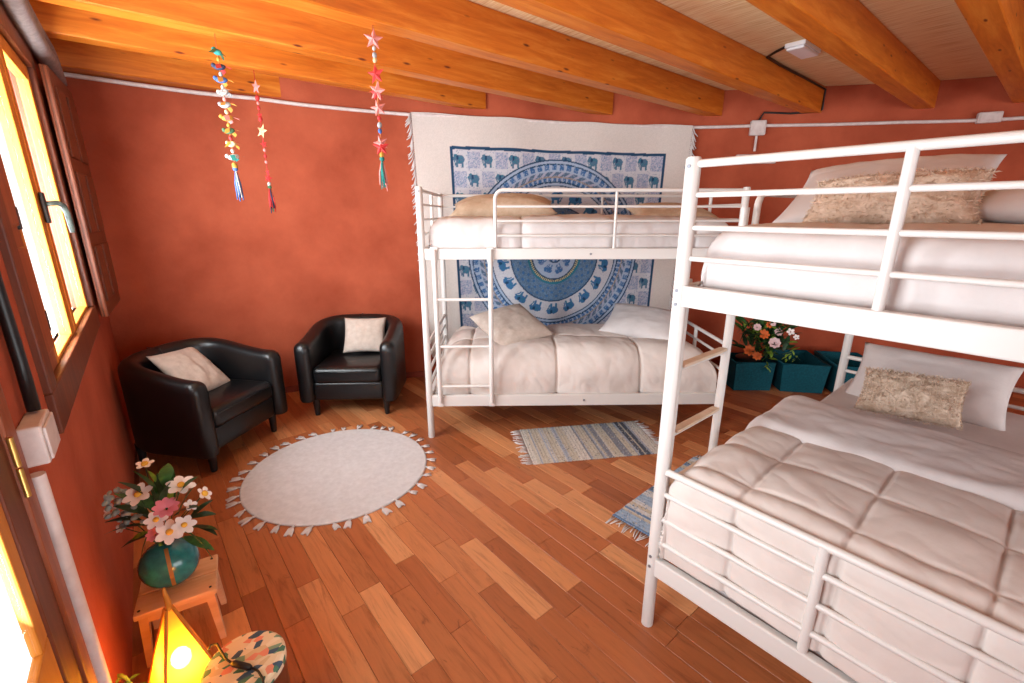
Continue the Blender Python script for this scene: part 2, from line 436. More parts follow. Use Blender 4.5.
# glazed door beside the camera
dr = bpy.data.objects.new('door_1', None); COL.objects.link(dr); dr.location = lw(0, 0, 0); dr.rotation_euler = (0, 0, -LWA); dr['kind'] = 'structure'
def db(name, mat, s0, s1, o0, o1, z0, z1, r=.004, parent=dr): return MB().rbox(o0, o1, s0, s1, z0, z1, r, 2).build(name, mat, parent)
db('casing', SHUTW, 1.29, 1.36, -.02, .015, 0, 2.22); db('casing', SHUTW, .12, .24, -.02, .022, 0, 2.22); db('casing', SHUTW, .24, 1.29, -.02, .022, 2.12, 2.22)
db('jamb', DARKW, 1.19, 1.30, -.012, .007, 0, 2.12); db('jamb', DARKW, .23, .30, -.08, .006, 0, 2.12); db('jamb', DARKW, .30, 1.19, -.08, .006, 2.05, 2.12)
leaf = db('door_leaf', HONEY, .31, 1.185, -.014, .004, .02, .76)
db('stile', HONEY, 1.13, 1.185, -.014, .004, .76, 2.04, .004, leaf); db('stile', HONEY, .31, .40, -.03, .004, .76, 2.04, .004, leaf)
db('rail', HONEY, .40, 1.13, -.014, .004, 1.94, 2.04, .004, leaf); db('pane', GLASS, .40, 1.13, -.007, -.004, .76, 1.94, .001, leaf)
db('lower_panel', SHUTW, .42, 1.06, 0, .010, .12, .66, .006, leaf)
hg = MB().path([(.018, 1.285, 1.03), (.018, 1.285, 1.095)], .0055, 10).path([(.018, 1.285, 1.10), (.018, 1.285, 1.165)], .0055, 10).build('hinge', BRASS, dr, True, angle=40)
# unseen doors behind the camera, added to let in more daylight
d2 = bpy.data.objects.new('added_doors', None); COL.objects.link(d2); d2.location = (.2, -4.12, 0); d2['kind'] = 'structure'
for k in range(5): MB().rbox(k*.985-.0+(.0 if k else 0), k*.985+.06, -.04, .04, 0, 2.4, .004).build('stile', HONEY, d2)
for z0, z1 in [(0, .1), (2.32, 2.4)]:
    for k in range(4): MB().rbox(k*.985+.06, k*.985+.985, -.035, .035, z0, z1, .004).build('rail', HONEY, d2)
for k in range(4): MB().rbox(k*.985+.06, k*.985+.985, -.003, .003, .1, 2.32, .001).build('pane', GLASS, d2)

# junction box + conduit by the door
jb = lthing('junction_box', 'cream plastic junction box on the wall under the window corner', 'junction box', 1.47, 0, 1.085)
MB().rbox(0, .042, -.06, .07, -.045, .05, .005).build('body', PVC, jb); MB().rbox(.042, .048, -.052, .062, -.038, .042, .003).build('cover', PVC, jb)
cp = MB().path([lw(1.39, .016, z) - lw(1.39, .016, 0) for z in (0.0, .3, .7, 1.03)], .0165, 12).build('conduit_pipe', PVC, None, True, loc=lw(1.39, .016, 0), angle=50)
tag(cp, 'thick pale conduit running from junction box down to the floor', 'conduit')
bc = MB().path([Vector((.020, 0, 0)), Vector((.018, .02, .12)), Vector((.014, .04, .35)), Vector((.013, .05, .7)), Vector((.013, .05, 1.2)), Vector((.013, .05, 1.5))], .013, 10).build('black_tube', BLACKP, None, True, loc=lw(1.52, 0, 1.14), rot=(0, 0, -LWA))  # black tube set in the black gap between door casing and window frame
tag(bc, 'thick black tube rising from the junction box beside the window frame', 'cable')

# conduit along the curved wall, boxes, wiring
PP = [(62, 74), (150, 86.5), (200, 93), (256, 98.5), (300, 104.5), (350, 109.5), (409, 114.5), (692, 127.5), (755, 125.8), (830, 124.6), (900, 122.4), (1000, 119.5)]
pts = []
for x, y in PP:
    s, z = wray(x, y, .02); pts.append((s, z))
pts.append((pts[-1][0]+1.6, pts[-1][1]))
cpts = []
for (s0, z0), (s1, z1) in zip(pts[:-1], pts[1:]):
    k = max(2, int((s1-s0)/.08))
    for i in range(k):
        t = i/k; p, n = wpt(s0+(s1-s0)*t, .02); cpts.append((p.x, p.y, z0+(z1-z0)*t))
def pipe_z(s):
    for (s0, z0), (s1, z1) in zip(pts[:-1], pts[1:]):
        if s0 <= s <= s1: return z0+(z1-z0)*(s-s0)/(s1-s0)
    return pts[-1][1]
tag(MB().path(cpts, .0145, 10).build('wall_conduit', PVC, None, True, angle=50), 'long white conduit running round the curved wall below the beams', 'conduit')
def wallbox(name, label, cat, x, y, wd, ht, dp):
    s, z = wray(x, y, .03); p, n = wpt(s, 0); t = thing(name, label, cat, (p.x, p.y, z), math.atan2(n.y, n.x)-math.pi/2)
    MB().rbox(-wd/2, wd/2, 0, dp, -ht/2, ht/2, .008).build('body', PVC, t); MB().rbox(-wd/2+.012, wd/2-.012, dp-.002, dp+.006, -ht/2+.012, ht/2-.012, .004).build('cover', PVC, t)
    return t, s, z
_, sj, zj = wallbox('conduit_box', 'small square white conduit box right of the tapestry', 'junction box', 757, 128, .135, .13, .05)
wallbox('conduit_box', 'white conduit box on the wall near the right photo edge', 'junction box', 989, 117.5, .16, .085, .05)
_, sk, zk = wallbox('wall_socket', 'white wall socket below the conduit box, mostly behind the bunk rail', 'socket', 755, 159, .36, .085, .04)
p, n = wpt(sj, .02); tag(MB().path([(p.x, p.y, zj-.06), (p.x, p.y, zk+.07)], .012, 8).build('conduit_drop', PVC, None, True, angle=50), 'short thin conduit linking conduit box and wall socket', 'conduit')
cl = thing('ceiling_light', 'white rectangular ceiling lamp between two pine beams', 'lamp', (3.85, 1.45, ZC), 0)
MB().rbox(-.15, .15, -.065, .065, -.028, 0, .005).build('housing', newmat('white_plastic', C(232, 232, 236), .4), cl)
MB().rbox(-.14, .14, -.057, .057, -.045, -.026, .010, 3).build('diffuser', newmat('opal_plastic', C(240, 240, 244), .3), cl)
xe = beam_end(1.695)
p1, n1 = wpt(s_of(xe, 1.69), .012); pj, _n = wpt(sj, .02)
s1_, z1_ = wray(818, 111.6, .015); q1, _n = wpt(s1_, .015); s2_, z2_ = wray(790, 113.5, .015); q2, _n = wpt(s2_, .015); s3_, z3_ = wray(764, 112.5, .015); q3, _n = wpt(s3_, .015)
ck = atz(769, 57, ZC-.015)
cab = [(3.72, 1.49, ZC-.008), (ck.x-.06, 1.60, ZC-.008), (ck.x, 1.685, ZC-.012), (ck.x+.25, 1.690, ZC-.02), (4.6, 1.690, ZC-.022), (p1.x-.02, 1.690, ZC-.03), (p1.x-.02, 1.690, ZB+.02), (q1.x, q1.y, z1_), (q2.x, q2.y, z2_), (q3.x, q3.y, z3_), (pj.x, pj.y, zj+.06)]
tag(MB().path(cab, .009, 8).build('ceiling_cable', BLACKP, None, True, angle=60), 'black cable from the ceiling lamp along a beam to the conduit box', 'cable')
wz = [(0.0, 4.335, 2.515), (.25, 4.332, 2.500), (.45, 4.332, 2.497), (.62, 4.332, 2.512)]
tag(MB().path(wz, .006, 6).build('loose_wire', BLACKP, None, True), 'thin dark wire along the beam above the wall conduit', 'wire')

# ------------------------------------------------------------------ tapestry
st0 = s_of(2.108, 3.87); st1 = s_of(4.346, 2.504); TWd = st1-st0
def tap_pt(x, z, extra=0.0):
    """x 0..1 across, z height"""
    top = 2.43
    shrink = 1-.05*max(0, (top-z))/1.8
    s = (st0+st1)/2 + (x-.5)*TWd*shrink
    wv = .010*math.sin(x*17+z*1.3)+.008*math.sin(x*41)*min(1, (top-z)*.8) + .012*noise.noise((x*6, z*2, 3))
    p, n = wpt(s, .036+wv+extra+.02*max(0, (top-z))/2); return Vector((p.x, p.y, z))
NXT, NZT = 430, 360; ZT0, ZT1 = .22, 2.43
tp = thing('tapestry', 'large white tapestry printed with a blue elephant mandala, hung behind the far bunk', 'tapestry', (wpt((st0+st1)/2)[0].x, wpt((st0+st1)/2)[0].y, ZT0))
off = Vector(tp.location)
mb = MB()
def topz(x):
    s = st0+x*TWd; return pipe_z(s)+.018 - .010*math.sin(math.pi*x) + .006*math.sin(x*23)
mb.grid(lambda a, b: tap_pt(a, ZT0+(topz(a)-ZT0)*b) - off, NXT, NZT)
xs = np.repeat(np.linspace(0, 1, NXT+1), NZT+1)*2.632
zs = np.array([v[2] for v in mb.v]) + ZT0
cream = np.array(C(208, 197, 190)[:3]); white2 = np.array(C(190, 188, 194)[:3])
navy = np.array(C(36, 66, 96)[:3]); blue = np.array(C(62, 102, 150)[:3]); steel = np.array(C(104, 130, 158)[:3]); lav = np.array(C(164, 164, 184)[:3]); teal_ = np.array(C(44, 110, 132)[:3]); gold = np.array(C(196, 180, 130)[:3]); pale = np.array(C(158, 172, 194)[:3]); slate = np.array(C(84, 106, 132)[:3])
col = np.tile(cream, (len(xs), 1))
def put(mask, c): col[mask] = c
rs = np.random.RandomState(4); spk = rs.rand(len(xs)); spk2 = rs.rand(len(xs))
def elephant(u, v):
    body = (u/.34)**2 + ((v-.04)/.24)**2 < 1
    head = ((u+.30)/.17)**2 + ((v-.16)/.17)**2 < 1
    legs = ((np.abs(u+.20) < .075) | (np.abs(u-.20) < .075)) & (v < .05) & (v > -.40)
    trunk = (np.abs(u+.44+.10*np.sin(v*6)) < .045) & (v < .15) & (v > -.30)
    ear = ((u+.17)/.09)**2 + ((v-.14)/.13)**2 < 1
    return body | head | legs | trunk, ear
PX0, PX1, PZ1 = .314, 2.411, 2.165
inp = (xs > PX0) & (xs < PX1) & (zs < PZ1 - .012*(xs-1.3))
brd = inp & ((xs < PX0+.026) | (xs > PX1-.026) | (zs > PZ1-.012*(xs-1.3)-.026))
cw, ch = (PX1-PX0-.044)/16, .165
cu = (xs-PX0-.022)/cw; cv = (PZ1-.022-zs)/ch
iu = np.floor(cu); iv = np.floor(cv); uu = cu-iu-.5; vv = -(cv-iv-.5)
put(inp, white2)
chk = ((iu+iv) % 2) == 1
put(inp & chk & (np.abs(uu) < .45) & (np.abs(vv) < .43) & (spk < .85), lav)
put(inp & chk & (np.abs(uu) < .45) & (np.abs(vv) < .43) & (spk < .22), steel)
e, er = elephant(uu*1.05, vv*1.05)
put(inp & ~chk & e, slate); put(inp & ~chk & e & (spk < .35), teal_); put(inp & ~chk & er, navy)
put(inp & ~chk & ~e & (spk2 < .06), steel)
cx, cz = 1.316, 1.20
dx = xs-cx; dz = zs-cz; r = np.hypot(dx, dz); th = np.arctan2(dz, dx)
disc = r < .885
put(disc, white2)
def ring(a, b, c): put((r >= a) & (r < b), c)
ring(.872, .885, navy); ring(.85, .872, pale); ring(.838, .85, navy); ring(.79, .838, blue); ring(.775, .79, pale); ring(.735, .775, slate); ring(.722, .735, np.array(C(150, 134, 122)[:3])); ring(.69, .722, blue); ring(.675, .69, navy); ring(.655, .675, pale); ring(.645, .655, navy)
put((r > .79) & (r < .838) & (np.sin(th*70) > .35), pale); put((r > .735) & (r < .775) & (np.sin(th*56+r*90) > .3), lav); put((r > .69) & (r < .722) & (np.sin(th*90) > .5), pale)
put((r > .655) & (r < .87) & (spk < .12), pale)
NE = 18; a = th/(2*math.pi)*NE; ea = a-np.floor(a)-.5; er_ = (.548-r)/.17
e, ear = elephant(ea*1.25, -er_*1.1)
mask = (r > .47) & (r < .64)
put(mask & e, blue); put(mask & e & (spk < .3), teal_); put(mask & ear, navy); put(mask & ~e & (spk2 < .05), lav)
ring(.455, .468, navy); ring(.29, .455, slate); put((r > .29) & (r < .455) & (spk < .42), steel); put((r > .3) & (r < .45) & (np.sin(th*24)*np.sin(r*80) > .55), blue)
ring(.268, .29, teal_); ring(.245, .268, gold); put((r > .245) & (r < .268) & (np.sin(th*80) > 0), navy); ring(.232, .245, navy); ring(0, .232, pale)
NE = 8; a = th/(2*math.pi)*NE; ea = a-np.floor(a)-.5; e, ear = elephant(ea*1.2, -(.15-r)/.13)
put((r > .08) & (r < .225) & e, blue); ring(.065, .08, navy); put((r < .065) & (np.sin(th*8) > 0), blue); put((r < .232) & (spk < .1), lav)
put(brd, navy)
col *= (0.94+.12*spk2)[:, None]
me = mb.mesh('cloth', PRINT, True); setcol(me, np.hstack([np.clip(col, 0, 1), np.ones((len(xs), 1))]))
inst('cloth', me, tp)
mb = MB(); rg = random.Random(5)
for side in (0, 1):
    z = topz(side)
    while z > .4:
        p = tap_pt(side, z)-off; L = .05+.05*rg.random(); q = tap_pt(side+(-1 if side == 0 else 1)*(.010+.014*rg.random()), z-L)-off
        mb.path([p, (p+q)/2+Vector((0, 0, -.012)), q], [.003, .006, .0035], 5); z -= .018
tag(mb.build('fringe', CLOTHG if False else SHEET, tp, True), kind='stuff')

# ------------------------------------------------------------------ bunk beds
BL_, BW_ = 2.12, 1.03
def bunk(label, loc, rz, mir, rungs, rung_tops, gt=1.742):
    t = thing('bunk_bed', label, 'bunk bed', loc, rz, 'white metal bunk beds')
    Y = lambda y: y*mir
    def tube(name, pts, r, parent=t, n=12): return MB().path([(x, Y(y), z) for x, y, z in pts], r, n).build(name, WHITEM, parent, True, angle=50)
    def bar(name, x0, x1, y0, y1, z0, z1, parent=t, mat=WHITEM, r=.005): return MB().rbox(x0, x1, min(Y(y0), Y(y1)), max(Y(y0), Y(y1)), z0, z1, r).build(name, mat, parent)
    for x in (0, BL_):
        for y in (0, BW_):
            po = tube('post', [(x, y, 0), (x, y, .002), (x, y, 1.755), (x, y, 1.762)], [.023, .0235, .0235, .019])
            for z in (.29, .335, 1.315, 1.36, 1.735):
                sx = -1 if x == 0 else 1
                MB().path([(x+sx*.022, Y(y), z), (x+sx*.0262, Y(y), z)], .006, 8).build('bolt', GREYM, po)
            MB().path([(x, Y(y)+(-.022 if y == 0 else .022)*mir, 1.735), (x, Y(y)+(-.0262 if y == 0 else .0262)*mir, 1.735)], .006, 8).build('bolt', GREYM, po)
    for x, nm in ((0, 'foot_end'), (BL_, 'head_end')):
        e = tube(nm, [(x, 0, 1.742), (x, BW_, 1.742)], .0118)
        for z in (1.653, 1.556, 1.462): tube('bar', [(x, 0, z), (x, BW_, z)], .0082, e)
        tube('upright', [(x, BW_/2, 1.36), (x, BW_/2, 1.742)], .0125, e)
        bar('end_beam', x-.016, x+.016, 0, BW_, 1.308, 1.376, e)
        l = tube('lower_'+nm, [(x, 0, .70), (x, BW_, .70)], .0135)
        for z in (.607, .502, .40): tube('bar', [(x, 0, z), (x, BW_, z)], .0105, l)
        tube('upright', [(x, BW_/2, .31), (x, BW_/2, .70)], .0145, l)
        bar('end_beam', x-.016, x+.016, 0, BW_, .250, .326, l)
    for y in (0, BW_):
        for z0, z1, nm in ((1.302, 1.374, 'upper_side_beam'), (.248, .333, 'lower_side_beam')):
            b = bar(nm, .02, BL_-.02, y-.016, y+.016, z0, z1)
            if y == 0:
                for x in (1.12, .085, .45):
                    zz = (z0+z1)/2; MB().path([(x, Y(-.016), zz), (x, Y(-.0205), zz)], .008, 8).build('bolt', GREYM, b)
    # front guard with rounded corner
    gx = .487; cr = .055
    g = tube('guard_rail', [(gx, 0, 1.35)] + [(gx, 0, gt-cr)] + [(gx+cr-cr*math.cos(a), 0, gt-cr+cr*math.sin(a)) for a in [math.pi/2*i/6 for i in range(1, 7)]] + [(BL_, 0, gt)], .0125)
    for z in [z for z in (1.641, 1.55, 1.456) if z < gt-.04]: tube('bar', [(gx, 0, z), (BL_, 0, z)], .0085, g)
    tube('upright', [(1.276, 0, 1.36), (1.276, 0, gt)], .010, g)
    g = tube('rear_guard_rail', [(0, BW_, 1.742), (BL_, BW_, 1.742)], .0125)
    for z in (1.65, 1.556, 1.456): tube('bar', [(0, BW_, z), (BL_, BW_, z)], .0085, g)
    for x in (.7, 1.4): tube('upright', [(x, BW_, 1.36), (x, BW_, 1.742)], .010, g)
    ld = None
    for x in (.082, .452):
        q = tube('ladder_post', [(x, -.032, .285), (x, -.032, .36), (x, -.028, 1.30), (x, -.028, 1.62 if x > .2 and rung_tops else 1.37)], [.012, .017, .017, .016])
        MB().rbox(x-.024, x+.024, min(Y(-.018), Y(-.026)), max(Y(-.018), Y(-.026)), 1.29, 1.385, .006).build('bracket', WHITEM, q)
        MB().rbox(x-.022, x+.022, min(Y(-.018), Y(-.026)), max(Y(-.018), Y(-.026)), .25, .33, .006).build('bracket', WHITEM, q)
    for z in rungs:
        q = tube('rung', [(.082, -.03, z), (.452, -.03, z)], .0105)
        if rung_tops: MB().rbox(.105, .43, min(Y(-.046), Y(-.014)), max(Y(-.046), Y(-.014)), z+.004, z+.016, .003).build('tread', TREAD, q)
    for z in (.285, 1.335):
        for i in range(9):
            x = .14+i*(BL_-.28)/8; MB().rbox(x-.02, x+.02, min(Y(.016), Y(BW_-.016)), max(Y(.016), Y(BW_-.016)), z-.008, z+.008, .003).build('slat', WHITEM, t)
    return t
NB = Vector((1.363, .772, 0)); FB = Vector((1.512, 2.730, 0)); FA = math.atan2(1.419-2.74, 3.143-1.5)
bunk('white metal bunk bed at right, foot end toward the camera', NB, 0, -1, (1.06, .80, .57), True, 1.672)
bunk('white metal bunk bed standing in front of the tapestry', FB, FA, 1, (1.036, .705, .41), False)

def arc(s, L, r):
    """arc length s along a top of length L with rounded falls; returns pos, drop, outward weight"""
    if s < r*math.pi/2 and s < L/2 or s < 0:
        t = r*math.pi/2 - s
        if t <= 0: return s, 0, 0
        if t < r*math.pi/2: a = t/r; return r*math.pi/2 - r*math.sin(a) - (r*math.pi/2-r), r*(1-math.cos(a)), -math.sin(a)
        return 0.0, r+(t-r*math.pi/2), -1.0
    return s, 0, 0
def arc2(s, L, r):
    """s in [-fall, L+fall]; L = flat width; edges at 0 and L"""
    def half(q):                      # q distance measured from the edge inward along the cloth (negative = down the side)
        q2 = q                        # q = r*pi/2 -> start of curve
        R = r*math.pi/2
        if q2 >= R: return r + (q2-R), 0.0, 0.0
        if q2 >= 0:
            a = (R-q2)/r; return r-r*math.sin(a), r*(1-math.cos(a)), math.sin(a)
        return 0.0, r-q2, 1.0
    R = r*math.pi/2; tot = L-2*r+2*R  # total cloth across the top
    S = s*tot/L if 0 <= s <= L else (s if s < 0 else tot+(s-L))
    if S < tot/2:
        p, d, wgt = half(S); return p, d, -wgt
    p, d, wgt = half(tot-S); return L-p, d, wgt
def cover(Lx, Ly, ztop, fall, r, sx=(), sy=(), puff=.0, wr=.006, nx=80, ny=60, seed=1, falls=(1, 1, 1, 1), crown=.02, sw_=.07):
    """draped cover; origin corner, z absolute. falls: -x,+x,-y,+y"""
    mb = MB()
    f0, f1, g0, g1 = [fall*q for q in falls]
    def sd(v, S):
        if not S: return 1.0
        d = min(abs(v-q) for q in S); k = min(1.0, d/sw_); k2 = min(1.0, d/.016); return .55*(1-(1-k)**2.2)+.45*(1-(1-k2)**2)
    def fn(a, b):
        s = -f0+(Lx+f0+f1)*a; t = -g0+(Ly+g0+g1)*b
        x, dx, wx = arc2(s, Lx, r); y, dy, wy = arc2(t, Ly, r)
        d = min(max(dx, dy)+.25*min(dx, dy), fall+r)
        z = ztop-d
        cw = math.sin(math.pi*min(1, max(0, x/Lx)))**.5*math.sin(math.pi*min(1, max(0, y/Ly)))**.5
        z += crown*cw
        p = puff*(sd(s, sx)*sd(t, sy)-.5)
        n1 = noise.noise((s*3.1+seed, t*3.1, seed*2.1)); n2 = noise.noise((s*9+seed, t*7, seed)); n3 = noise.noise((s*16+t*9, t*10-s*7, seed*3.3))
        p += wr*(1.6*n1+1.0*n2+.7*abs(n3))
        nrm = Vector((wx, wy, max(.0, 1-abs(wx)*.95-abs(wy)*.95)))
        if nrm.length > 0: nrm.normalize()
        q = Vector((x, y, z))+nrm*p
        return q
    mb.grid(fn, nx, ny); return mb
def mattress(label, base, rz, mir, z0, z1, mat=SHEET, x0=.06, x1=None, y0=.07, y1=None, r=.05):
    x1 = x1 or BL_-.07; y1 = y1 or BW_-.075
    o = MB().rbox(x0, x1, min(y0*mir, y1*mir), max(y0*mir, y1*mir), z0, z1, r, 5).build('mattress', mat, None, True, loc=base, rot=(0, 0, rz))
    return tag(o, label, 'mattress', 'bunk mattresses')
def bedcover(name, label, base, rz, mir, x0, y0, mb, mat, z=0):
    mb.v = [(x0+v[0], (y0+v[1])*mir, v[2]) for v in mb.v]
    if mir < 0: mb.f = [f[::-1] for f in mb.f]
    o = mb.build(name, mat, None, True, loc=base, rot=(0, 0, rz))
    m = o.modifiers.new('thick', 'SOLIDIFY'); m.thickness = .012; m.offset = -1
    return tag(o, label, 'duvet')
# near lower bed: mattress, quilted duvet with white turned-down end
mattress('white mattress on the lower bunk of the right bunk bed', NB, 0, -1, .258, .60, SHEET, .038, r=.028)
mb = cover(1.02, .95, .715, .30, .075, [.135, .36, .60, .85], [.245, .51, .775], .026, .0070, 300, 280, 2, (1, 0, 1, 1), .012, .12)
dv = bedcover('duvet', 'beige quilted duvet on the lower bunk of the right bunk bed', NB, 0, -1, .014, .04, mb, QUILT)
mb = cover(.60, .965, .742, .26, .075, (), (), 0, .010, 60, 90, 9, (0, 0, 1, 1), .018)
vv_ = []
for v in mb.v:   # front lip rolls down on to the quilt, rear lip slopes to the mattress
    x, y, z = v
    a = max(0, 1-x/.05); z -= .030*a*a
    b = max(0, (x-.38)/.22); z -= .10*b*b if z > .66 else 0
    vv_.append((x+.58 - .03*math.sin(y*5), (y+.032), z))
mb.v = [(v[0], v[1]*-1, v[2]) for v in vv_]; mb.f = [f[::-1] for f in mb.f]
fo = mb.build('turned_down_end', SHEET, dv, True)
m = fo.modifiers.new('thick', 'SOLIDIFY'); m.thickness = .012; m.offset = -1
fo['label'] = 'white turned-down end of the duvet'
# near upper bed
mattress('white mattress on the upper bunk of the right bunk bed', NB, 0, -1, 1.345, 1.50)
mb = cover(2.02, .95, 1.553, .115, .07, (), (), 0, .008, 120, 70, 5, (1, 1, 1, 1), .02)
bedcover('duvet', 'smooth white duvet on the upper bunk of the right bunk bed', NB, 0, -1, .05, .04, mb, SHEET)
# far lower bed
mattress('white mattress on the lower bunk in front of the tapestry', FB, FA, 1, .30, .50)
mb = cover(2.02, .97, .61, .12, .17, [.30, .88, 1.44], [.40, .74], .046, .009, 320, 200, 3, (1, 1, 1, 1), .05, .16)
bedcover('duvet', 'beige quilted duvet on the lower bunk in front of the tapestry', FB, FA, 1, .06, .04, mb, QUILT)
# far upper bed
mattress('white mattress on the upper bunk in front of the tapestry', FB, FA, 1, 1.345, 1.49)
mb = cover(2.0, .95, 1.553, .115, .07, [.62, 1.22, 1.75], [], .026, .007, 320, 100, 8, (1, 1, 1, 1), .02)
bedcover('duvet', 'white duvet on the upper bunk in front of the tapestry', FB, FA, 1, .06, .04, mb, SHEET)

# pillows
def pillow_mb(wd, ht, th, seed=0, N=26, wr=.006, pinch=.07):
    mb = MB()
    for sg in (1, -1):
        def fn(a, b):
            u = 2*a-1; v = 2*b-1
            e = max(0, (1-abs(u)**3.2)*(1-abs(v)**3.2))
            x = wd/2*u*(1-pinch*(1-v*v)*u*u); y = ht/2*v*(1-pinch*(1-u*u)*v*v)
            z = th/2*e**.55*(.85+.15*math.cos(u*1.5)*math.cos(v*1.5))
            z += wr*e*(noise.noise((u*2.5+seed, v*2.5, sg))*1.4+noise.noise((u*6+seed, v*6, sg)))
            return (x, y, sg*z)
        n0 = len(mb.v); f0 = len(mb.f); mb.grid(fn, N, N)
        if sg < 0: mb.f[f0:] = [f[::-1] for f in mb.f[f0:]]
    return mb
def place(o, loc, xdir, nrm):
    """x axis along the pillow's width, z axis = face normal"""
    z = Vector(nrm).normalized(); x = Vector(xdir); x = (x-z*x.dot(z)).normalized(); y = z.cross(x)
    m = Matrix((x, y, z)).transposed().to_4x4(); m.translation = Vector(loc); o.matrix_world = m
def pillow(label, wd, ht, th, mat, loc, xdir, nrm, seed=0, group=None, fur=False, cat='pillow', name='pillow', wr=.006):
    o = pillow_mb(wd, ht, th, seed, wr=wr).build(name, mat, None, True, weld=.0005); place(o, loc, xdir, nrm); tag(o, label, cat, group)
    if fur:
        rg = random.Random(seed); mb = MB()
        vs_ = o.data.vertices
        for _ in range(8000):
            v = rg.choice(vs_); 
            co = v.co + Vector((rg.uniform(-.012, .012), rg.uniform(-.012, .012), 0))*(1 if abs(v.normal.z) > .5 else .2); n = (v.normal*1.0+Vector((rg.uniform(-.9, .9), rg.uniform(-.9, .9), rg.uniform(-.4, .4)))).normalized()
            co = co - v.normal*.004
            L = rg.uniform(.007, .015); t = n.orthogonal().normalized()*.0022; e2 = co+n*L+Vector((rg.uniform(-.008, .008), rg.uniform(-.008, .008), -.004))
            b = len(mb.v); mb.v += [tuple(co-t), tuple(co+t), tuple(e2)]; mb.f.append((b, b+1, b+2))
        f = mb.build('fur', FURM, o); tag(f, kind='stuff')
    return o
# right bunk, lower: pillow leaning on the headboard with shaggy cushion in front
pillow('white pillow leaning on the headboard of the right lower bunk', .66, .41, .15, SHEET, (3.20, .325, .715), (0, -1, .02), (-.66, 0, .75), 3, 'white bed pillows')
pillow('shaggy beige cushion on the right lower bunk before its white pillow', .38, .26, .11, FURM, (2.74, .325, .765), (.10, -1, .03), (-.62, 0, .78), 5, None, True, 'cushion', 'cushion', .012)
# right bunk, upper
pillow('large white pillow behind the shaggy cushion on the right upper bunk', .56, .46, .13, SHEET, (2.06, .45, 1.672), (.06, -1, .01), (-.46, .0, .88), 7, 'white bed pillows')
pillow('flat white pillow at the right edge of the right upper bunk', .50, .40, .12, SHEET, (2.0, .0, 1.625), (.1, -1, 0), (-.12, 0, 1), 8, 'white bed pillows')
pillow('shaggy beige cushion on the upper bunk of the right bunk bed', .42, .20, .10, FURM, (1.80, .372, 1.638), (.06, -1, .01), (-.70, 0, .70), 9, None, True, 'cushion', 'cushion', .012)
def fbp(x, y, z):
    c, s = math.cos(FA), math.sin(FA); return Vector((FB.x+c*x-s*y, FB.y+s*x+c*y, z))
fx = Vector((math.cos(FA), math.sin(FA), 0)); fy = Vector((-math.sin(FA), math.cos(FA), 0))
pillow('beige velvet cushion lying at the left of the far lower bunk', .50, .50, .17, BEIGEC, fbp(.60, .46, .735), fx*.8+fy*.55, Vector((0, 0, 1))-fy*.38+fx*.10, 11, None, False, 'cushion', 'cushion')
pillow('white pillow at the right of the far lower bunk', .62, .46, .17, SHEET, fbp(1.70, .58, .725), fx*.85-fy*.5, Vector((0, 0, 1))-fy*.35-fx*.12, 13, 'white bed pillows')
pillow('tan velvet cushion at the left of the far upper bunk', .80, .44, .20, TANC, fbp(.54, .60, 1.635), fx, Vector((0, 0, 1))-fy*.22-fx*.03, 15, None, False, 'cushion', 'cushion')
pillow('pale tan pillow at the right of the far upper bunk', .62, .44, .13, TANC, fbp(1.85, .60, 1.60), fx, Vector((0, 0, 1))-fy*.2, 17)

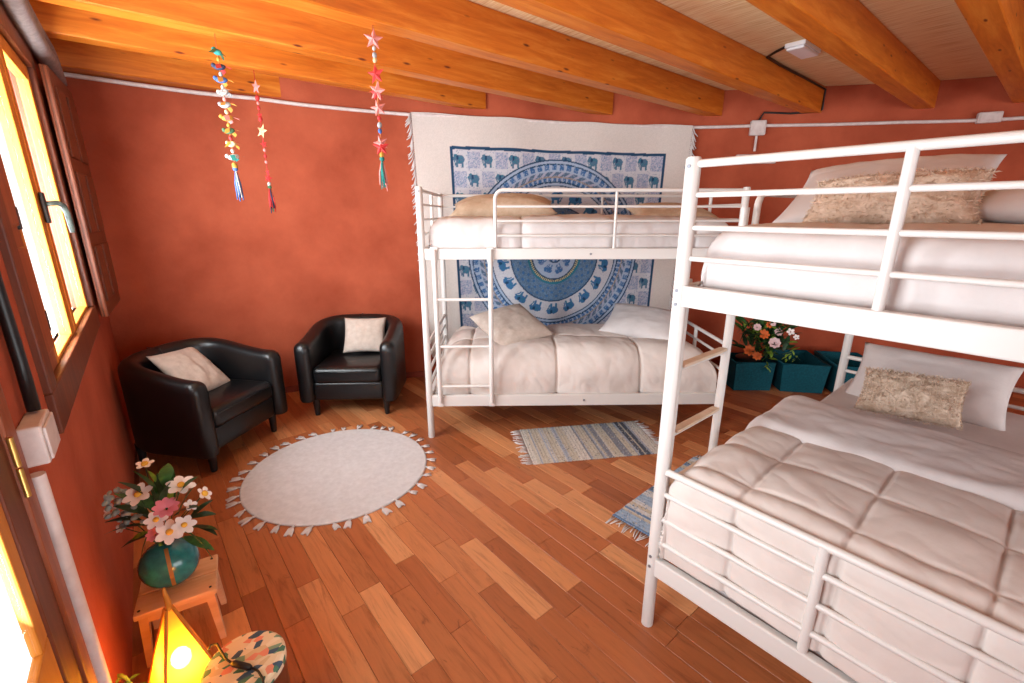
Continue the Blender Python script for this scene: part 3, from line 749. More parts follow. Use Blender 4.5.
# ------------------------------------------------------------------ armchairs
def armchair(label, loc, rz):
    t = thing('armchair', label, 'armchair', loc, rz, 'black tub armchairs'); t.scale = (1.045, 1.045, 1.045)
    # local: front is -y
    W2, YB = .315, .285; th = .058
    path = []
    for i in range(9): path.append((Vector((W2, -.305+.32*i/8)), Vector((1, 0))))
    for i in range(1, 24):
        a = math.pi*i/24; path.append((Vector((W2*math.copysign(abs(math.cos(a))**.8, math.cos(a)), .015+(YB-.015)*abs(math.sin(a))**.8)), None))
    for i in range(9): path.append((Vector((-W2, .015-.32*i/8)), Vector((-1, 0))))
    P = [p for p, _ in path]; N = len(P); mb = MB(); secs = []
    def sec(p, n, top, sc, zb=.135):
        pts = []; h = th*sc
        prof = [(h, zb+.02*sc), (h, .30), (h, top-.06)] + [(h*math.cos(a), top-.055+.055*sc*math.sin(a)) for a in [math.pi*k/8 for k in range(1, 8)]] + [(-h, top-.06), (-h, .30), (-h, zb+.02*sc), (-h*.8, zb), (h*.8, zb)]
        for o, z in prof:
            q = p+n*o; pts.append((q.x, q.y, z))
        return pts
    for i, p in enumerate(P):
        a = P[max(i-1, 0)]; b = P[min(i+1, N-1)]; tn = (b-a).normalized(); n = Vector((tn.y, -tn.x))
        k = (p.y+.305)/(YB+.305); top = .605+.085*(k*k*(3-2*k))
        if i == 0:
            for e, sc in ((.045, .35), (.036, .7), (.018, .93)): secs.append(sec(p-tn*e, n, top-.05*(1-sc), sc))
        secs.append(sec(p, n, top, 1))
        if i == N-1:
            for e, sc in ((.018, .93), (.036, .7), (.045, .35)): secs.append(sec(p+tn*e, n, top-.05*(1-sc), sc))
    k = len(secs[0])
    for s in secs: mb.v += s
    for i in range(len(secs)-1):
        for j in range(k): mb.f.append((i*k+j, i*k+(j+1) % k, (i+1)*k+(j+1) % k, (i+1)*k+j))
    mb.f.append(tuple(range(k))[::-1]); mb.f.append(tuple((len(secs)-1)*k+j for j in range(k)))
    sh = mb.build('tub_shell', LEATHER, t, True, weld=.0001, angle=50)
    # piping seam where back meets the arms
    MB().path([(-.02, YB+th+.001, .15), (-.02, YB+th+.002, .62), (-.018, YB+.05, .685), (-.018, YB-.05, .688), (-.018, YB-th-.002, .62)], .0035, 6).build('seam', LEATHER, sh, True)
    MB().rbox(-.262, .262, -.315, .22, .135, .285, .022, 3).build('front_panel', LEATHER, t, True, angle=40)
    mb = MB().rbox(-.256, .256, -.335, .225, .275, .405, .040, 5)
    mb.v = [(x, y, z+.020*max(0, (1-(x/.26)**2))*max(0, 1-((y+.05)/.3)**2)*(1 if z > .34 else 0)) for x, y, z in mb.v]
    c = mb.build('seat_cushion', LEATHER, t, True, angle=60)
    for z in (.372,): MB().path([(-.235, -.336, z), (.235, -.336, z)], .004, 6).build('piping', LEATHER, c, True)
    for x in (-.27, .27):
        for y in (-.27, .25): MB().lathe([(.017, 0), (.019, .01), (.028, .14)], 14, Matrix.Translation((x, y, 0))).build('leg', BLACKP, t, True, angle=50)
    return t
def chair_pose(a, b):   # front feet as seen on the floor: left then right (viewer's)
    a = Vector(a); b = Vector(b); d = (b-a).normalized(); back = Vector((-d.y, d.x)); c = (a+b)/2+back*.27
    return (c.x, c.y, 0), math.atan2(d.y, d.x)
l1, r1 = chair_pose((.165, 3.21), (.658, 3.611)); l2, r2 = chair_pose((.972, 3.695), (1.474, 3.317))
armchair('black leather tub armchair in the corner beside the window', l1, r1)
armchair('black leather tub armchair against the wall near the far bunk bed', l2, r2)
def chp(l, r, x, y, z): c, s = math.cos(r), math.sin(r); return Vector((l[0]+c*x-s*y, l[1]+s*x+c*y, z))
def chd(r, x, y, z): c, s = math.cos(r), math.sin(r); return Vector((c*x-s*y, s*x+c*y, z))
pillow('beige velvet cushion leaning in the armchair beside the window', .40, .40, .12, BEIGEC, chp(l1, r1, .02, .06, .555), chd(r1, .9, .25, -.22), chd(r1, .2, -.75, .8), 21, 'cushions on the armchairs', False, 'cushion', 'cushion')
pillow('beige velvet cushion leaning in the armchair near the far bunk', .36, .32, .12, BEIGEC, chp(l2, r2, .05, .10, .575), chd(r2, 1, -.1, .08), chd(r2, .05, -.85, .5), 23, 'cushions on the armchairs', False, 'cushion', 'cushion')

# ------------------------------------------------------------------ rugs
rr = thing('round_rug', 'round pale grey cotton rug with tasselled rim before the armchairs', 'rug', (.82, 2.72, 0))
mb = MB(); RR = .555; prof = []
for i in range(57):
    r = RR*i/56; prof.append((max(r, .0005), .010+.0022*abs(math.sin(i*math.pi/2+.6))))
prof += [(RR+.004, .006), (RR+.003, .001)]
mb.lathe(prof, 96, None, False); mb.build('woven_disc', TERRG, rr, True)
tmb = MB().path([(0, 0, .006), (.012, .001, .008), (.02, 0, .008)], [.004, .006, .005], 6)
rg = random.Random(2)
for k in range(5):
    a = -.5+.25*k; tmb.path([(.018, 0, .008), (.035, .010*a*2, .008), (.064+.010*rg.random(), .016*a*2+.004, .005)], [.005, .0065, .004], 5)
tme = tmb.mesh('tassel', SHEET, True)
for k in range(38):
    a = 2*math.pi*k/38+rg.uniform(-.02, .02); inst('tassel', tme, rr, (RR*math.cos(a), RR*math.sin(a), 0), (0, 0, a+rg.uniform(-.5, .5)), rg.uniform(.85, 1.15))

def ragrug(label, c, d, L, Wd, pal, seed):
    d = Vector(d).normalized(); t = thing('rag_rug', label, 'rug', (c[0], c[1], 0), math.atan2(d.y, d.x), 'striped rag rugs')
    rg = random.Random(seed); mb = MB(); nx, ny = 150, 70; th = .009
    # stripes across the length
    seq = []; x = 0
    while x < nx+1:
        k = rg.choice([1, 2, 2, 3, 3, 5, 9]); cidx = rg.choices(range(len(pal)), [p[1] for p in pal])[0]
        if k >= 8: cidx = 0 if rg.random() < .6 else 1
        seq += [cidx]*k; x += k
    def fn(a, b):
        edge = .004*noise.noise((a*9, b*3, seed)); 
        return ((a-.5)*L+edge*(1 if abs(b-.5) > .4 else .3), (b-.5)*Wd+.006*noise.noise((a*7, seed, 2))*(1 if abs(b-.5) > .45 else 0), th+.0012*math.sin(a*nx*1.6)+.001*noise.noise((a*60, b*60, 1)))
    mb.grid(fn, nx, ny); cols = []
    for i in range(nx+1):
        for j in range(ny+1):
            c0 = pal[seq[i]][0]; f = .86+.28*rg.random()
            c1 = c0
            if rg.random() < .12: c1 = pal[rg.randrange(len(pal))][0]
            cols.append([min(1, q*f) for q in c1[:3]]+[1])
    # underside skirt
    me = mb.mesh('woven_body', RAG, True); setcol(me, cols); o = inst('woven_body', me, t)
    md = o.modifiers.new('thick', 'SOLIDIFY'); md.thickness = .008; md.offset = -1
    for sg in (-1, 1):
        f = MB()
        for k in range(34):
            y = (k/33-.5)*Wd*.97; l = rg.uniform(.045, .08); dy = rg.uniform(-.025, .025)
            f.path([(sg*L/2, y, .006), (sg*(L/2+l*.5), y+dy*.5, .005), (sg*(L/2+l), y+dy+rg.uniform(-.01, .01), .004)], [.0028, .0034, .0022], 5)
        tag(f.build('fringe', SHEET, t, True), kind='stuff')
    return t
PAL1 = [(C(184, 174, 160), 4), (C(200, 192, 184), 4), (C(128, 130, 140), 4), (C(82, 86, 98), 3), (C(158, 162, 174), 3), (C(168, 148, 130), 1)]
PAL2 = [(C(150, 168, 190), 5), (C(198, 196, 196), 3), (C(104, 128, 160), 3), (C(84, 104, 124), 2), (C(188, 176, 158), 2)]
ragrug('striped grey and beige rag rug lying before the far bunk bed', (2.345, 1.935), (.884, -.52), .92, .50, PAL1, 4)
a_ = atz(606, 521, 0); b_ = atz(655, 550, 0)
e_ = (b_-a_).normalized(); dd = Vector((-e_.y, e_.x, 0)); dd = dd if dd.x > 0 else -dd
cc = (a_+b_)/2 + dd*(.46+.06) + e_*.10
ragrug('striped blue rag rug reaching under the ladder of the right bunk', (cc.x, cc.y), (dd.x, dd.y), .92, .50, PAL2, 9)

# ------------------------------------------------------------------ flowers and baskets
def leaf_mesh(name, L, wd, mat, bend=.25):
    mb = MB(); n = 7
    for i in range(n):
        t = i/(n-1); h = wd*math.sin(math.pi*min(1, t*.92+.06))**.9; z = -bend*L*t*t
        mb.v += [(L*t, -h, z+.18*h), (L*t, 0, z), (L*t, h, z+.18*h)]
    for i in range(n-1):
        a = i*3; mb.f += [(a, a+3, a+4, a+1), (a+1, a+4, a+5, a+2)]
    return mb.mesh(name, mat, True)
def flower_mesh(n, L, wd, mat, cup=.3):
    mb = MB()
    for k in range(n):
        m = Matrix.Rotation(2*math.pi*k/n, 4, 'Z') @ Matrix.Translation((0, 0, .0015*(k % 2))); v = []; N = 6
        for i in range(N):
            t = i/(N-1); h = wd*(.35+.65*math.sin(math.pi*min(1, t*.85+.05))) * (1 if i < N-1 else .45); z = L*cup*(t-.5*t*t)
            v += [(L*t+.004, -h, z+.1*h), (L*t+.004, 0, z), (L*t+.004, h, z+.1*h)]
        mb.add(v, [f for i in range(N-1) for f in ((i*3, i*3+3, i*3+4, i*3+1), (i*3+1, i*3+4, i*3+5, i*3+2))], m)
    return mb.mesh('flower', mat, True)
LF = [leaf_mesh('leaf', .11, .017, LEAFM), leaf_mesh('leaf', .10, .016, LEAFD, .35), leaf_mesh('leaf', .07, .012, LEAFL, .2), leaf_mesh('leaf', .05, .011, LEAFL, .3)]
FW = flower_mesh(6, .036, .013, PETALW); FP = flower_mesh(9, .028, .009, PETALP, .7); FO = flower_mesh(8, .05, .015, PETALO, .6); FS = flower_mesh(5, .022, .009, PETALW, .5); FP2 = flower_mesh(8, .03, .012, newmat('pale_pink_petal', C(232, 196, 196), .7), .8)
CEN = MB().ball((0, 0, .006), .0105, .0105, .007, 10, 6).mesh('flower_centre', POLLEN, True)
def orient(o, d, roll=0):
    o.rotation_mode = 'QUATERNION'; o.rotation_quaternion = Vector(d).to_track_quat('Z', 'Y') @ Matrix.Rotation(roll, 3, 'Z').to_quaternion()
def orient_x(o, d, roll=0):
    o.rotation_mode = 'QUATERNION'; o.rotation_quaternion = Vector(d).to_track_quat('X', 'Z') @ Matrix.Rotation(roll, 3, 'X').to_quaternion()

# pine step stool
SC = Vector((-.062, 1.915, 0)); SR = math.radians(-9)
stl = thing('step_stool', 'small pale pine stool holding the teal vase', 'stool', SC, SR)
SHT = .235
for y0, y1 in [(-.108, -.002), (.002, .108)]: MB().rbox(-.125, .125, y0, y1, SHT-.022, SHT, .004).build('top_plank', WOODS, stl)
for x in (-.1, .1):
    for y in (-.082, .082):
        m = Matrix.Translation((x*1.0, y, 0))
        mb = MB(); v = []
        for z, k, w2 in ((0, 1.14, .010), (SHT-.022, 1.0, .0145)):
            v += [(x*k-w2, y*k-w2, z), (x*k+w2, y*k-w2, z), (x*k+w2, y*k+w2, z), (x*k-w2, y*k+w2, z)]
        mb.add(v, [(3, 2, 1, 0), (4, 5, 6, 7), (0, 1, 5, 4), (1, 2, 6, 5), (2, 3, 7, 6), (3, 0, 4, 7)]).build('leg', WOODS, stl)
for y in (-.087, .087): MB().rbox(-.105, .105, y-.006, y+.006, SHT-.055, SHT-.022, .002).build('apron', WOODS, stl)
MB().rbox(-.105, .105, .082, .098, .085, .112, .003).build('stretcher', WOODS, stl)
for x in (-.11, .105):
    for y in (-.085, .085): MB().lathe([(.005, SHT), (.005, SHT+.0012)], 8, Matrix.Translation((x, y, 0))).build('screw', BLACKP, stl)
# egg-shaped vase lying a little tilted
va = thing('vase', 'glossy teal egg-shaped vase on the small pine stool', 'vase', SC+Vector((-.012, .022, SHT)), 0)
prof = []
for i in range(19):
    a = math.pi*i/18*.90+.14; prof.append((.086*math.sin(a)**.92, .088-.088*math.cos(a)))
vo = MB().lathe(prof, 36, Matrix.Scale(1.12, 4, Vector((.9, -.35, 0)).normalized()), True).build('body', GLAZE, va, True, angle=70)
bq = thing('flower_bouquet', 'bouquet of white and pink flowers with green leaves in the teal vase', 'flowers', SC+Vector((-.012, .022, SHT+.172)), 0)
rg = random.Random(11)
vw = Vector((0, 0, CAMH))-Vector(bq.location); vw.normalize(); sr = Vector(rt); su = Vector(up)
PXM = 1/ (F/ (Vector(bq.location)-Vector((0, 0, CAMH))).dot(Vector(fw)))   # metres per pixel at the bouquet
def bp(px, py, dep=0.0):
    """offset from the bouquet base, seen from the room's centre: right, up, toward viewer"""
    q = Vector(sr)*((px*1.08+7)*PXM) + Vector((0, 0, 1))*((py+6)*PXM*1.45) ; q += Vector((vw.x, vw.y, 0)).normalized()*dep; return q
stems = MB()
def fl(me, px, py, dep, tilt, cen=True, sc=1.0):
    q = bp(px, py, dep); o = inst('flower', me, bq, q, sc=sc); d = (vw*.7+Vector((0, 0, .5))+tilt); orient(o, d, rg.random()*6)
    if cen: c = inst('flower_centre', CEN, o)
    stems.path([(0, 0, -.03), q*.5+Vector((0, 0, .01)), q-d.normalized()*.004], .0018, 5)
OY = 0
for me, px, py, dep, tl, cen, sc in [(FW, -19, 37, .05, (-.3, .1, .3), 1, 1.15), (FW, 20, 42, .03, (.2, .1, .5), 1, 1.15), (FW, 0, 14, .10, (0, -.3, 0), 1, 1.1), (FW, 14, 18, .09, (.2, 0, 0), 1, .95), (FW, -9, 23, .10, (-.1, 0, .1), 1, .9),
                                    (FP, 2, 30, .085, (0, 0, .2), 0, 1.25), (FP, -13, 11, .09, (-.3, 0, 0), 0, .85), (FS, 39, 33, .0, (.9, 0, 0), 1, 1.1), (FS, -7, 55, .0, (0, .2, 1), 1, 1.1), (FS, 24, 27, .03, (.5, 0, 0), 0, .9), (FS, -48, 20, .0, (-.8, 0, 0), 0, 1.0), (FS, -42, 9, .02, (-.8, 0, 0), 0, .8)]:
    fl(me, px, py, dep, Vector(tl), cen, sc)
tag(stems.build('stems', LEAFD, bq, True), kind='stuff')
for k, (px, py, dx, dy, w_, z_) in enumerate([(-4, 45, -.25, 1, 0, 1.0), (8, 55, .25, 1, 0, 1.05), (14, 42, .6, 1, 0, 1.1), (-12, 42, -.55, 1, 1, .95), (20, 8, 1, .35, 0, 1.15), (26, 14, 1, .1, 1, 1), (-6, 8, -.15, -.9, 0, 1.0), (-14, 4, -1, -.15, 1, 1.1), (-22, 14, -1, .1, 1, 1.1), (-30, 20, -1, .25, 1, .9), (16, 2, .9, -.3, 0, .9), (-20, 26, -1, .6, 1, .9), (2, 38, .05, 1, 1, 1), (30, 24, 1, .55, 1, .8), (-2, 58, -.1, 1, 2, .7), (-26, 6, -1, -.35, 2, .8), (12, 26, .8, .8, 1, 1), (-16, 34, -.8, .7, 0, .9)]):
    o = inst('leaf', LF[w_], bq, bp(px*.75, py*.75, .0+.04*rg.random()), sc=z_*1.2); d = Vector(sr)*dx + Vector((0, 0, 1))*dy + vw*.25; orient_x(o, d, rg.uniform(-.5, .5))
bk = -Vector((vw.x, vw.y, 0)).normalized()
for px, py, dx, w_, z_ in [(4, 34, .25, 0, 1.3), (-8, 32, -.30, 0, 1.15), (12, 30, .55, 0, 1.2), (-1, 40, .02, 1, 1.2), (-16, 26, -.6, 1, 1.1), (7, 44, .12, 2, 1.2), (20, 22, .9, 1, 1.0)]:
    o = inst('leaf', LF[w_], bq, bp(px, py*.6, .01), sc=z_); orient_x(o, Vector(sr)*dx + Vector((0, 0, 1)) + bk*.35, rg.uniform(-.3, .3))
bud = MB().ball((0, 0, 0), .0065, .0065, .009, 8, 5).mesh('bud', SAGE, True)
for k in range(46):
    a = rg.random()*6.28; r = rg.random()**.5*16; inst('bud', bud, bq, bp(-36+r*math.cos(a)*1.1, 24+r*math.sin(a)*.9, rg.uniform(-.03, .04)), (rg.random()*3, rg.random()*3, 0), rg.uniform(1.0, 1.7))
for sgn, ex in ((1, 34), (-1, -32)):   # drooping ribbon leaves over the vase
    mb = MB(); 
    def fnr(a, b, sgn=sgn, ex=ex): q = bp(ex*a, 6+10*math.sin(a*2.6)-26*a*a, .05*(1-a)+.03); return q+Vector((0, 0, 1))*(b-.5)*.011
    mb.grid(fnr, 12, 2); mb.build('ribbon_leaf', newmat('olive_ribbon', C(92, 98, 60), .6) if sgn < 0 else LEAFD, bq, True)
hd_ = (Vector(sr)*.62 - Vector((fw[0], fw[1], 0)).normalized()*.78).normalized(); hs_ = Vector((-hd_.y, hd_.x, 0))
def rib_(a, b):
    th_ = math.radians(22+105*a); k = Matrix.Scale(1.12, 4, Vector((.9, -.35, 0)).normalized())
    q = k @ (hd_*(.090*math.sin(th_)**.92) + hs_*(b-.5)*.011 + Vector((0, 0, .088+.092*math.cos(th_)))); return q - Vector((0, 0, .172))
mb = MB(); mb.grid(rib_, 18, 2); mb.build('ribbon_leaf', newmat('brown_ribbon', C(120, 88, 44), .6), bq, True)

# glowing pyramid lamp
LC = Vector((-.082, 1.455, 0)); LHT = .545
lp = thing('pyramid_lamp', 'glowing yellow pyramid lamp on the floor beside the pine stool', 'lamp', LC, math.radians(12))
shade = bpy.data.materials.new('paper_shade'); shade.use_nodes = True
tr = shade.node_tree; tr.nodes.clear(); o_ = tr.nodes.new('ShaderNodeOutputMaterial'); mxs = tr.nodes.new('ShaderNodeMixShader'); tl_ = tr.nodes.new('ShaderNodeBsdfTranslucent'); df = tr.nodes.new('ShaderNodeBsdfDiffuse'); tpn = tr.nodes.new('ShaderNodeBsdfTransparent'); mx2 = tr.nodes.new('ShaderNodeMixShader')
tl_.inputs[0].default_value = C(255, 176, 44); df.inputs[0].default_value = C(240, 190, 100); mxs.inputs[0].default_value = .35; mx2.inputs[0].default_value = .22; tpn.inputs[0].default_value = C(255, 200, 90)
tr.links.new(tl_.outputs[0], mxs.inputs[1]); tr.links.new(df.outputs[0], mxs.inputs[2]); tr.links.new(mxs.outputs[0], mx2.inputs[1]); tr.links.new(tpn.outputs[0], mx2.inputs[2]); tr.links.new(mx2.outputs[0], o_.inputs[0])
hb = .125; B4 = [(-hb, -hb, .03), (hb, -hb, .03), (hb, hb, .03), (-hb, hb, .03)]; tp_ = .008; T4 = [(-tp_, -tp_, LHT-.05), (tp_, -tp_, LHT-.05), (tp_, tp_, LHT-.05), (-tp_, tp_, LHT-.05)]
for k in range(4):
    mb = MB(); a, b = Vector(B4[k]), Vector(B4[(k+1) % 4]); c, d = Vector(T4[k]), Vector(T4[(k+1) % 4])
    mb.grid(lambda s, t: (a.lerp(b, s)).lerp(c.lerp(d, s), t)*1.0, 6, 10); mb.build('shade_panel', shade, lp)
    MB().path([B4[k], T4[k]], .0045, 6).build('rib', HONEY, lp, True); MB().path([B4[k], B4[(k+1) % 4]], .005, 6).build('base_bar', HONEY, lp, True)
MB().path([(0, 0, LHT-.055), (.002, 0, LHT-.03), (.0, .002, LHT), (0, 0, LHT+.02)], [.010, .008, .006, .004], 8).build('top_knot', HONEY, lp, True)
bulbm = bpy.data.materials.new('lit_bulb'); bulbm.use_nodes = True; bb = bsdf(bulbm); bb.inputs['Emission Color'].default_value = (1, .72, .32, 1); bb.inputs['Emission Strength'].default_value = 170
MB().ball((0, 0, .31), .026, .026, .032, 14, 10).build('bulb', bulbm, lp, True); MB().path([(0, 0, .03), (0, 0, .285)], .012, 10).build('lamp_holder', BLACKP, lp, True)

# round floral drum and the lamp's cord with its switch
DC = Vector((.062, 1.33, 0)); DH = .30; DR = .112
dm = newmat('floral_print', C(220, 200, 170), .75)
v = coords(dm, (1, 1.6, 1)); vo_ = nd(dm, 'ShaderNodeTexVoronoi'); vo_.inputs['Scale'].default_value = 34; ln(dm, v, vo_.inputs['Vector'])
sp = nd(dm, 'ShaderNodeSeparateColor'); ln(dm, vo_.outputs['Color'], sp.inputs[0])
cc_ = ramp(dm, sp.outputs[0], [(0, C(226, 204, 168)), (.34, C(212, 184, 140)), (.46, C(70, 116, 92)), (.58, C(62, 84, 104)), (.68, C(226, 140, 110)), (.76, C(120, 150, 120)), (.84, C(232, 214, 184))], 'CONSTANT')
ln(dm, cc_, bsdf(dm).inputs['Base Color'])
dt = thing('floral_drum', 'round floral-print drum stool at the bottom edge of the photo', 'stool', DC)
MB().lathe([(.001, DH), (DR*.6, DH+.002), (DR-.008, DH), (DR, DH-.008), (DR, DH-.03)], 40, None, False).build('printed_top', dm, dt, True, angle=40)
MB().lathe([(DR-.006, 0), (DR-.004, .01), (DR-.004, DH-.012), (DR*.5, DH-.012)], 40).build('body', DARKW, dt, True, angle=40)
cr = thing('lamp_cord', 'black lamp cord with inline switch lying on the floral drum', 'cord', DC+Vector((0, 0, DH)))
def dp(x, y, h=.006): q = atz(x, y, DH+.004+h)-Vector(cr.location); return q
MB().path([dp(208, 650), dp(211, 645), dp(217, 644), dp(221, 651), dp(226, 659), dp(233, 664)], .0034, 8).path([dp(250, 667), dp(258, 671), dp(263, 679), dp(264, 690)], .0034, 8).build('cable', BLACKP, cr, True)
a, b = dp(232, 663, .008), dp(251, 668, .008); MB().path([a, a.lerp(b, .12), a.lerp(b, .88), b], [.006, .0095, .0095, .006], 10).build('inline_switch', BLACKP, cr, True, angle=50)
# little sprig by the wall, bottom left
g0 = atz(134, 690, .22); gz = thing('green_sprig', 'small green sprig near the bottom left corner', 'plant', (g0.x, g0.y, 0))
MB().lathe([(.02, 0), (.028, .02), (.026, .10), (.012, .17), (.015, .19)], 16).build('pot', newmat('cream_pot', C(214, 196, 160), .5), gz, True)
MB().path([(0, 0, .17), (-.002, .004, .24), (-.012, .012, .27), (-.028, .02, .275)], [.003, .004, .005, .003], 6).build('stem', LEAFL, gz, True)
for k in range(6): o = inst('leaf', LF[3], gz, (-.006*k*.6, .004*k, .22+.01*k), sc=.6); orient_x(o, (math.cos(k*2.1), math.sin(k*2.1), .5))

# teal baskets under the tapestry's right end
def basket(label, a, b, dep, ht, flare=.94):
    a = Vector(a); b = Vector(b); d = (b-a); L = d.length; d.normalize(); n = Vector((-d.y, d.x)); n = n if n.dot(a) > 0 else -n
    c = (a+b)/2+n*dep/2
    t = thing('storage_basket', label, 'basket', (c.x, c.y, 0), math.atan2(d.y, d.x), 'teal storage baskets')
    w2, d2, th = L/2, dep/2, .012
    def ringp(k, i, z): return [(-(w2*k-i), -(d2*k-i), z), ((w2*k-i), -(d2*k-i), z), ((w2*k-i), (d2*k-i), z), (-(w2*k-i), (d2*k-i), z)]
    mb = MB(); rings = [ringp(flare, 0, 0), ringp(1, 0, ht), ringp(1, th, ht), ringp(flare, th, .012)]
    for q in rings: mb.v += q
    for i in range(3):
        for k in range(4): mb.f.append((i*4+k, i*4+(k+1) % 4, i*4+4+(k+1) % 4, i*4+4+k))
    mb.f += [(3, 2, 1, 0), (12, 13, 14, 15)]
    o = mb.build('body', TEAL, t); md = o.modifiers.new('b', 'BEVEL'); md.width = .012; md.segments = 2; md.limit_method = 'ANGLE'
    MB().path([Vector(p)+Vector((0, 0, -.004)) for p in ringp(1, .006, ht)], .010, 8, closed=True).build('rim', TEAL, t, True)
    return t, c, n
t1, c1, n1_ = basket('teal basket holding flowers, left of the teal row', (4.13, 1.715), (4.40, 1.475), .32, .275)
t2, c2, n2_ = basket('empty teal basket in the middle of the teal row', (4.42, 1.425), (4.68, 1.12), .50, .275, .90)
t3, c3_, n3_ = basket('teal basket half hidden by the near bed, right of the row', (4.72, 1.08), (4.96, .78), .50, .275, .90)
pb = thing('flower_bunch', 'bunch of orange, pink and green flowers in the left teal basket', 'flowers', (c1.x, c1.y, .02), 0)
MB().lathe([(.10, 0), (.115, .26), (.10, .27)], 18).build('inner_pot', BLACKP, pb, True, angle=50)
rg = random.Random(21)
def pp(px, py, jit=.06):
    base = Vector((c1.x, c1.y, 0)); k = base.dot(Vector((fw[0], fw[1], 0)).normalized())
    d = ray(px, py); tt = math.hypot(base.x, base.y)/math.hypot(d[0], d[1]); q = Vector(d*tt)+Vector((0, 0, CAMH)); j = rg.uniform(-jit, jit); q += Vector((fw[0], fw[1], 0))*j
    return q-Vector(pb.location)
for me, px, py, sc in [(FO, 758, 332, .9), (FO, 765, 323, .6), (FO, 746, 349, 1.0), (FO, 752, 353, .8), (FP2, 770, 341, 1.5), (FP2, 752, 325, 1.0), (FP2, 775, 331, 1.1), (FS, 786, 330, 1.3), (FS, 791, 335, 1.0), (FP2, 768, 322, .7)]:
    o = inst('flower', me, pb, pp(px, py, .03)-Vector((fw[0], fw[1], 0))*.08, sc=sc); orient(o, (-.7+rg.uniform(-.3, .3), -.5, .5), rg.random()*6)
for k in range(260):
    px = rg.gauss(763, 12); py = rg.gauss(338, 10)
    if py < 319 or px > 795 or px < 738 or py > 362: continue
    q = pp(px, py, .08); o = inst('leaf', LF[rg.choice([0, 1, 1, 1, 2, 3])], pb, q, sc=rg.uniform(1.0, 1.6)); orient_x(o, q.normalized()*0.6+Vector((rg.uniform(-1, 1), rg.uniform(-1, 1), rg.uniform(-.4, .9))), rg.uniform(-1, 1))
for k in range(5):
    px, py = [(779, 350), (783, 346), (760, 360), (758, 357), (787, 351)][k]; q = pp(px, py, .02)-Vector((fw[0], fw[1], 0))*.14
    for j in range(4): o = inst('leaf', LF[3], pb, q+Vector((0, 0, -.014*j)), sc=.9); orient_x(o, (rg.uniform(-1, 1), rg.uniform(-1, 1), -.3))

# ------------------------------------------------------------------ hanging garlands
def star_mesh(R, mat, th=.016):
    mb = MB(); v = []
    for k in range(10):
        a = math.pi/2+k*math.pi/5; r = R if k % 2 == 0 else R*.42; v.append((r*math.cos(a), 0, r*math.sin(a)))
    v += [(0, th, 0), (0, -th, 0)]; f = []
    for k in range(10): f += [(k, (k+1) % 10, 11), ((k+1) % 10, k, 10)]
    return mb.add(v, f).mesh('star', mat)
def cm(n, *c): return newmat(n, C(*c), .75)
cPK = cm('felt_pink', 204, 126, 120); cRD = cm('felt_red', 190, 44, 44); cCR = cm('felt_cream', 206, 178, 134); cBL = cm('felt_blue', 60, 92, 150); cTL = cm('felt_teal', 24, 116, 108); cGR = cm('felt_green', 60, 96, 62); cYL = cm('felt_yellow', 186, 130, 44); cGY = cm('felt_grey', 150, 150, 152); cWH = cm('felt_white', 176, 166, 160); cDK = cm('felt_navy', 34, 46, 74)
threadm = cm('thread', 200, 120, 70)
def bird_mesh(body, wing):
    mb = MB().ball((0, 0, 0), .034, .018, .017, 10, 7).ball((-.032, 0, .012), .013, .012, .013, 8, 6)
    me0 = mb
    w = MB()
    for s in (-1, 1): w.add([(.012, s*.012, .012), (-.016, s*.014, .012), (-.004, s*.050, -.026), (.020, s*.036, -.018)], [(0, 1, 2, 3), (3, 2, 1, 0)])
    w.add([(.028, -.008, .004), (.028, .008, .004), (.062, .014, -.012), (.062, -.014, -.012)], [(0, 1, 2, 3), (3, 2, 1, 0)])
    n = len(me0.f); me0.add(w.v, w.f); me = me0.mesh('stuffed_bird', body, True); me.materials.append(wing)
    for i, p in enumerate(me.polygons): p.material_index = 1 if i >= n else 0
    return me
def garland(label, X, Y, ztop, items, thr):
    g = thing('hanging_garland', label, 'garland', (X, Y, ZB), 0, 'garlands hanging from the beams')
    zb = min(z for z, *_ in items)
    MB().path([(0, 0, 0), (0, 0, zb-ZB)], .0022, 6).build('thread', thr, g, True)
    rg = random.Random(int(X*100))
    for z, kind, me, extra in items:
        z -= ZB
        if kind == 'tassel':
            L, mats = extra; mb = MB()
            MB().ball((0, 0, z), .014, .014, .012, 8, 6).build('tassel_knot', mats[0], g, True)
            for j, mt in enumerate(mats):
                mb = MB()
                for k in range(6):
                    a = rg.random()*6.28; r = .012*rg.random()+.004; l = L*rg.uniform(.75, 1.05)*(1 if j == 0 else rg.uniform(.8, 1.1))
                    mb.path([(0, 0, z), (r*math.cos(a), r*math.sin(a), z-l*.5), (1.4*r*math.cos(a+.4), 1.4*r*math.sin(a+.4), z-l)], [.004, .005, .003], 5)
                tag(mb.build('tassel_strands', mt, g, True), kind='stuff')
        else: inst(kind, me, g, (0, 0, z), (rg.uniform(-.25, .25), rg.uniform(-.3, .3), math.radians(-40)+rg.uniform(-.5, .5)), extra or 1)
sPK = star_mesh(.050, cPK); sRD = star_mesh(.050, cRD); sCR = star_mesh(.056, cCR)
bead = {k: MB().ball((0, 0, 0), .012, .012, .015, 8, 6).mesh('bead', m, True) for k, m in dict(r=cRD, y=cYL, p=cPK, g=cGY, w=cWH, b=cBL, c=cCR).items()}
def zs_(x0, y0, x1, y1, X, Y, y): t = (y-y0)/(y1-y0); return zat(x0+(x1-x0)*t, y, X, Y)
G1 = (.553, 3.045); f1 = lambda y: zs_(216, 48, 240, 203, *G1, y)
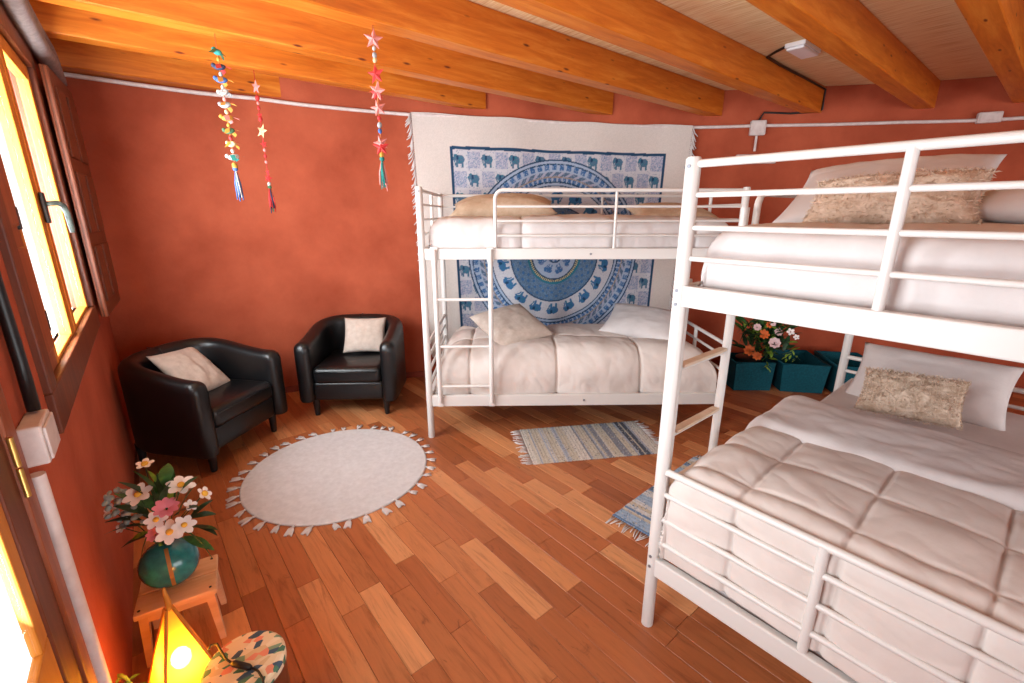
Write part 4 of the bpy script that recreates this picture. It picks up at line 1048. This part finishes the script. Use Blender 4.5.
birds = [bird_mesh(cTL, cGR), bird_mesh(cDK, cRD), bird_mesh(cBL, cYL), bird_mesh(cWH, cGY), bird_mesh(cGY, cYL), bird_mesh(cYL, cPK), bird_mesh(cGR, cYL), bird_mesh(cCR, cYL), bird_mesh(cWH, cTL)]
it = []
for k, y in enumerate([52, 67, 80, 92, 105, 118, 131, 144, 157]):
    it.append((f1(y), 'stuffed_bird', birds[k], .88))
    if k < 8: it.append((f1(y+7), 'bead', bead['ygwpcyrw'[k]], .8))
it += [(f1(166), 'bead', bead['y'], 1.3), (f1(169), 'tassel', None, (f1(169)-f1(201), [cBL, cBL, cWH]))]
garland('garland of small stuffed birds with a blue tassel, nearest the window', G1[0], G1[1], 0, it, threadm)
G2 = (.848, 3.615); f2 = lambda y: zs_(254, 82, 271, 215, *G2, y)
it = [(f2(87), 'star', sPK, .9), (f2(98), 'bead', bead['r'], 1.2), (f2(103), 'bead', bead['p'], .8), (f2(108), 'bead', bead['r'], .9), (f2(115), 'star', sRD, .45), (f2(119), 'bead', bead['r'], 1.2), (f2(131), 'star', sCR, .9), (f2(144), 'star', sRD, .55), (f2(150), 'bead', bead['p'], .8), (f2(156), 'bead', bead['r'], .9), (f2(162), 'bead', bead['p'], .8), (f2(172), 'star', sRD, .5), (f2(178), 'star', sRD, .6), (f2(184), 'bead', bead['w'], 1), (f2(187), 'tassel', None, (f2(187)-f2(212), [cGR, cRD, cDK]))]
garland('short garland of a pink and a cream star with a dark green tassel', G2[0], G2[1], 0, it, cRD)
G3 = (1.13, 2.415); f3 = lambda y: zs_(371, 33, 385, 197, *G3, y)
it = [(f3(39), 'star', sPK, 1), (f3(48), 'bead', bead['w'], .8), (f3(55), 'bead', bead['g'], 1), (f3(60), 'bead', bead['c'], .9), (f3(74), 'star', sRD, 1), (f3(91), 'star', sPK, 1), (f3(93), 'star', sRD, .8), (f3(108), 'star', sPK, .85), (f3(118), 'bead', bead['r'], .8), (f3(125), 'bead', bead['g'], 1), (f3(131), 'bead', bead['b'], .9), (f3(143), 'star', sPK, .8), (f3(147), 'star', sRD, .9), (f3(155), 'bead', bead['y'], 1), (f3(159), 'tassel', None, (f3(159)-f3(189), [cTL, cTL, cPK]))]
garland('longest garland of pink and red stars with a teal tassel', G3[0], G3[1], 0, it, threadm)
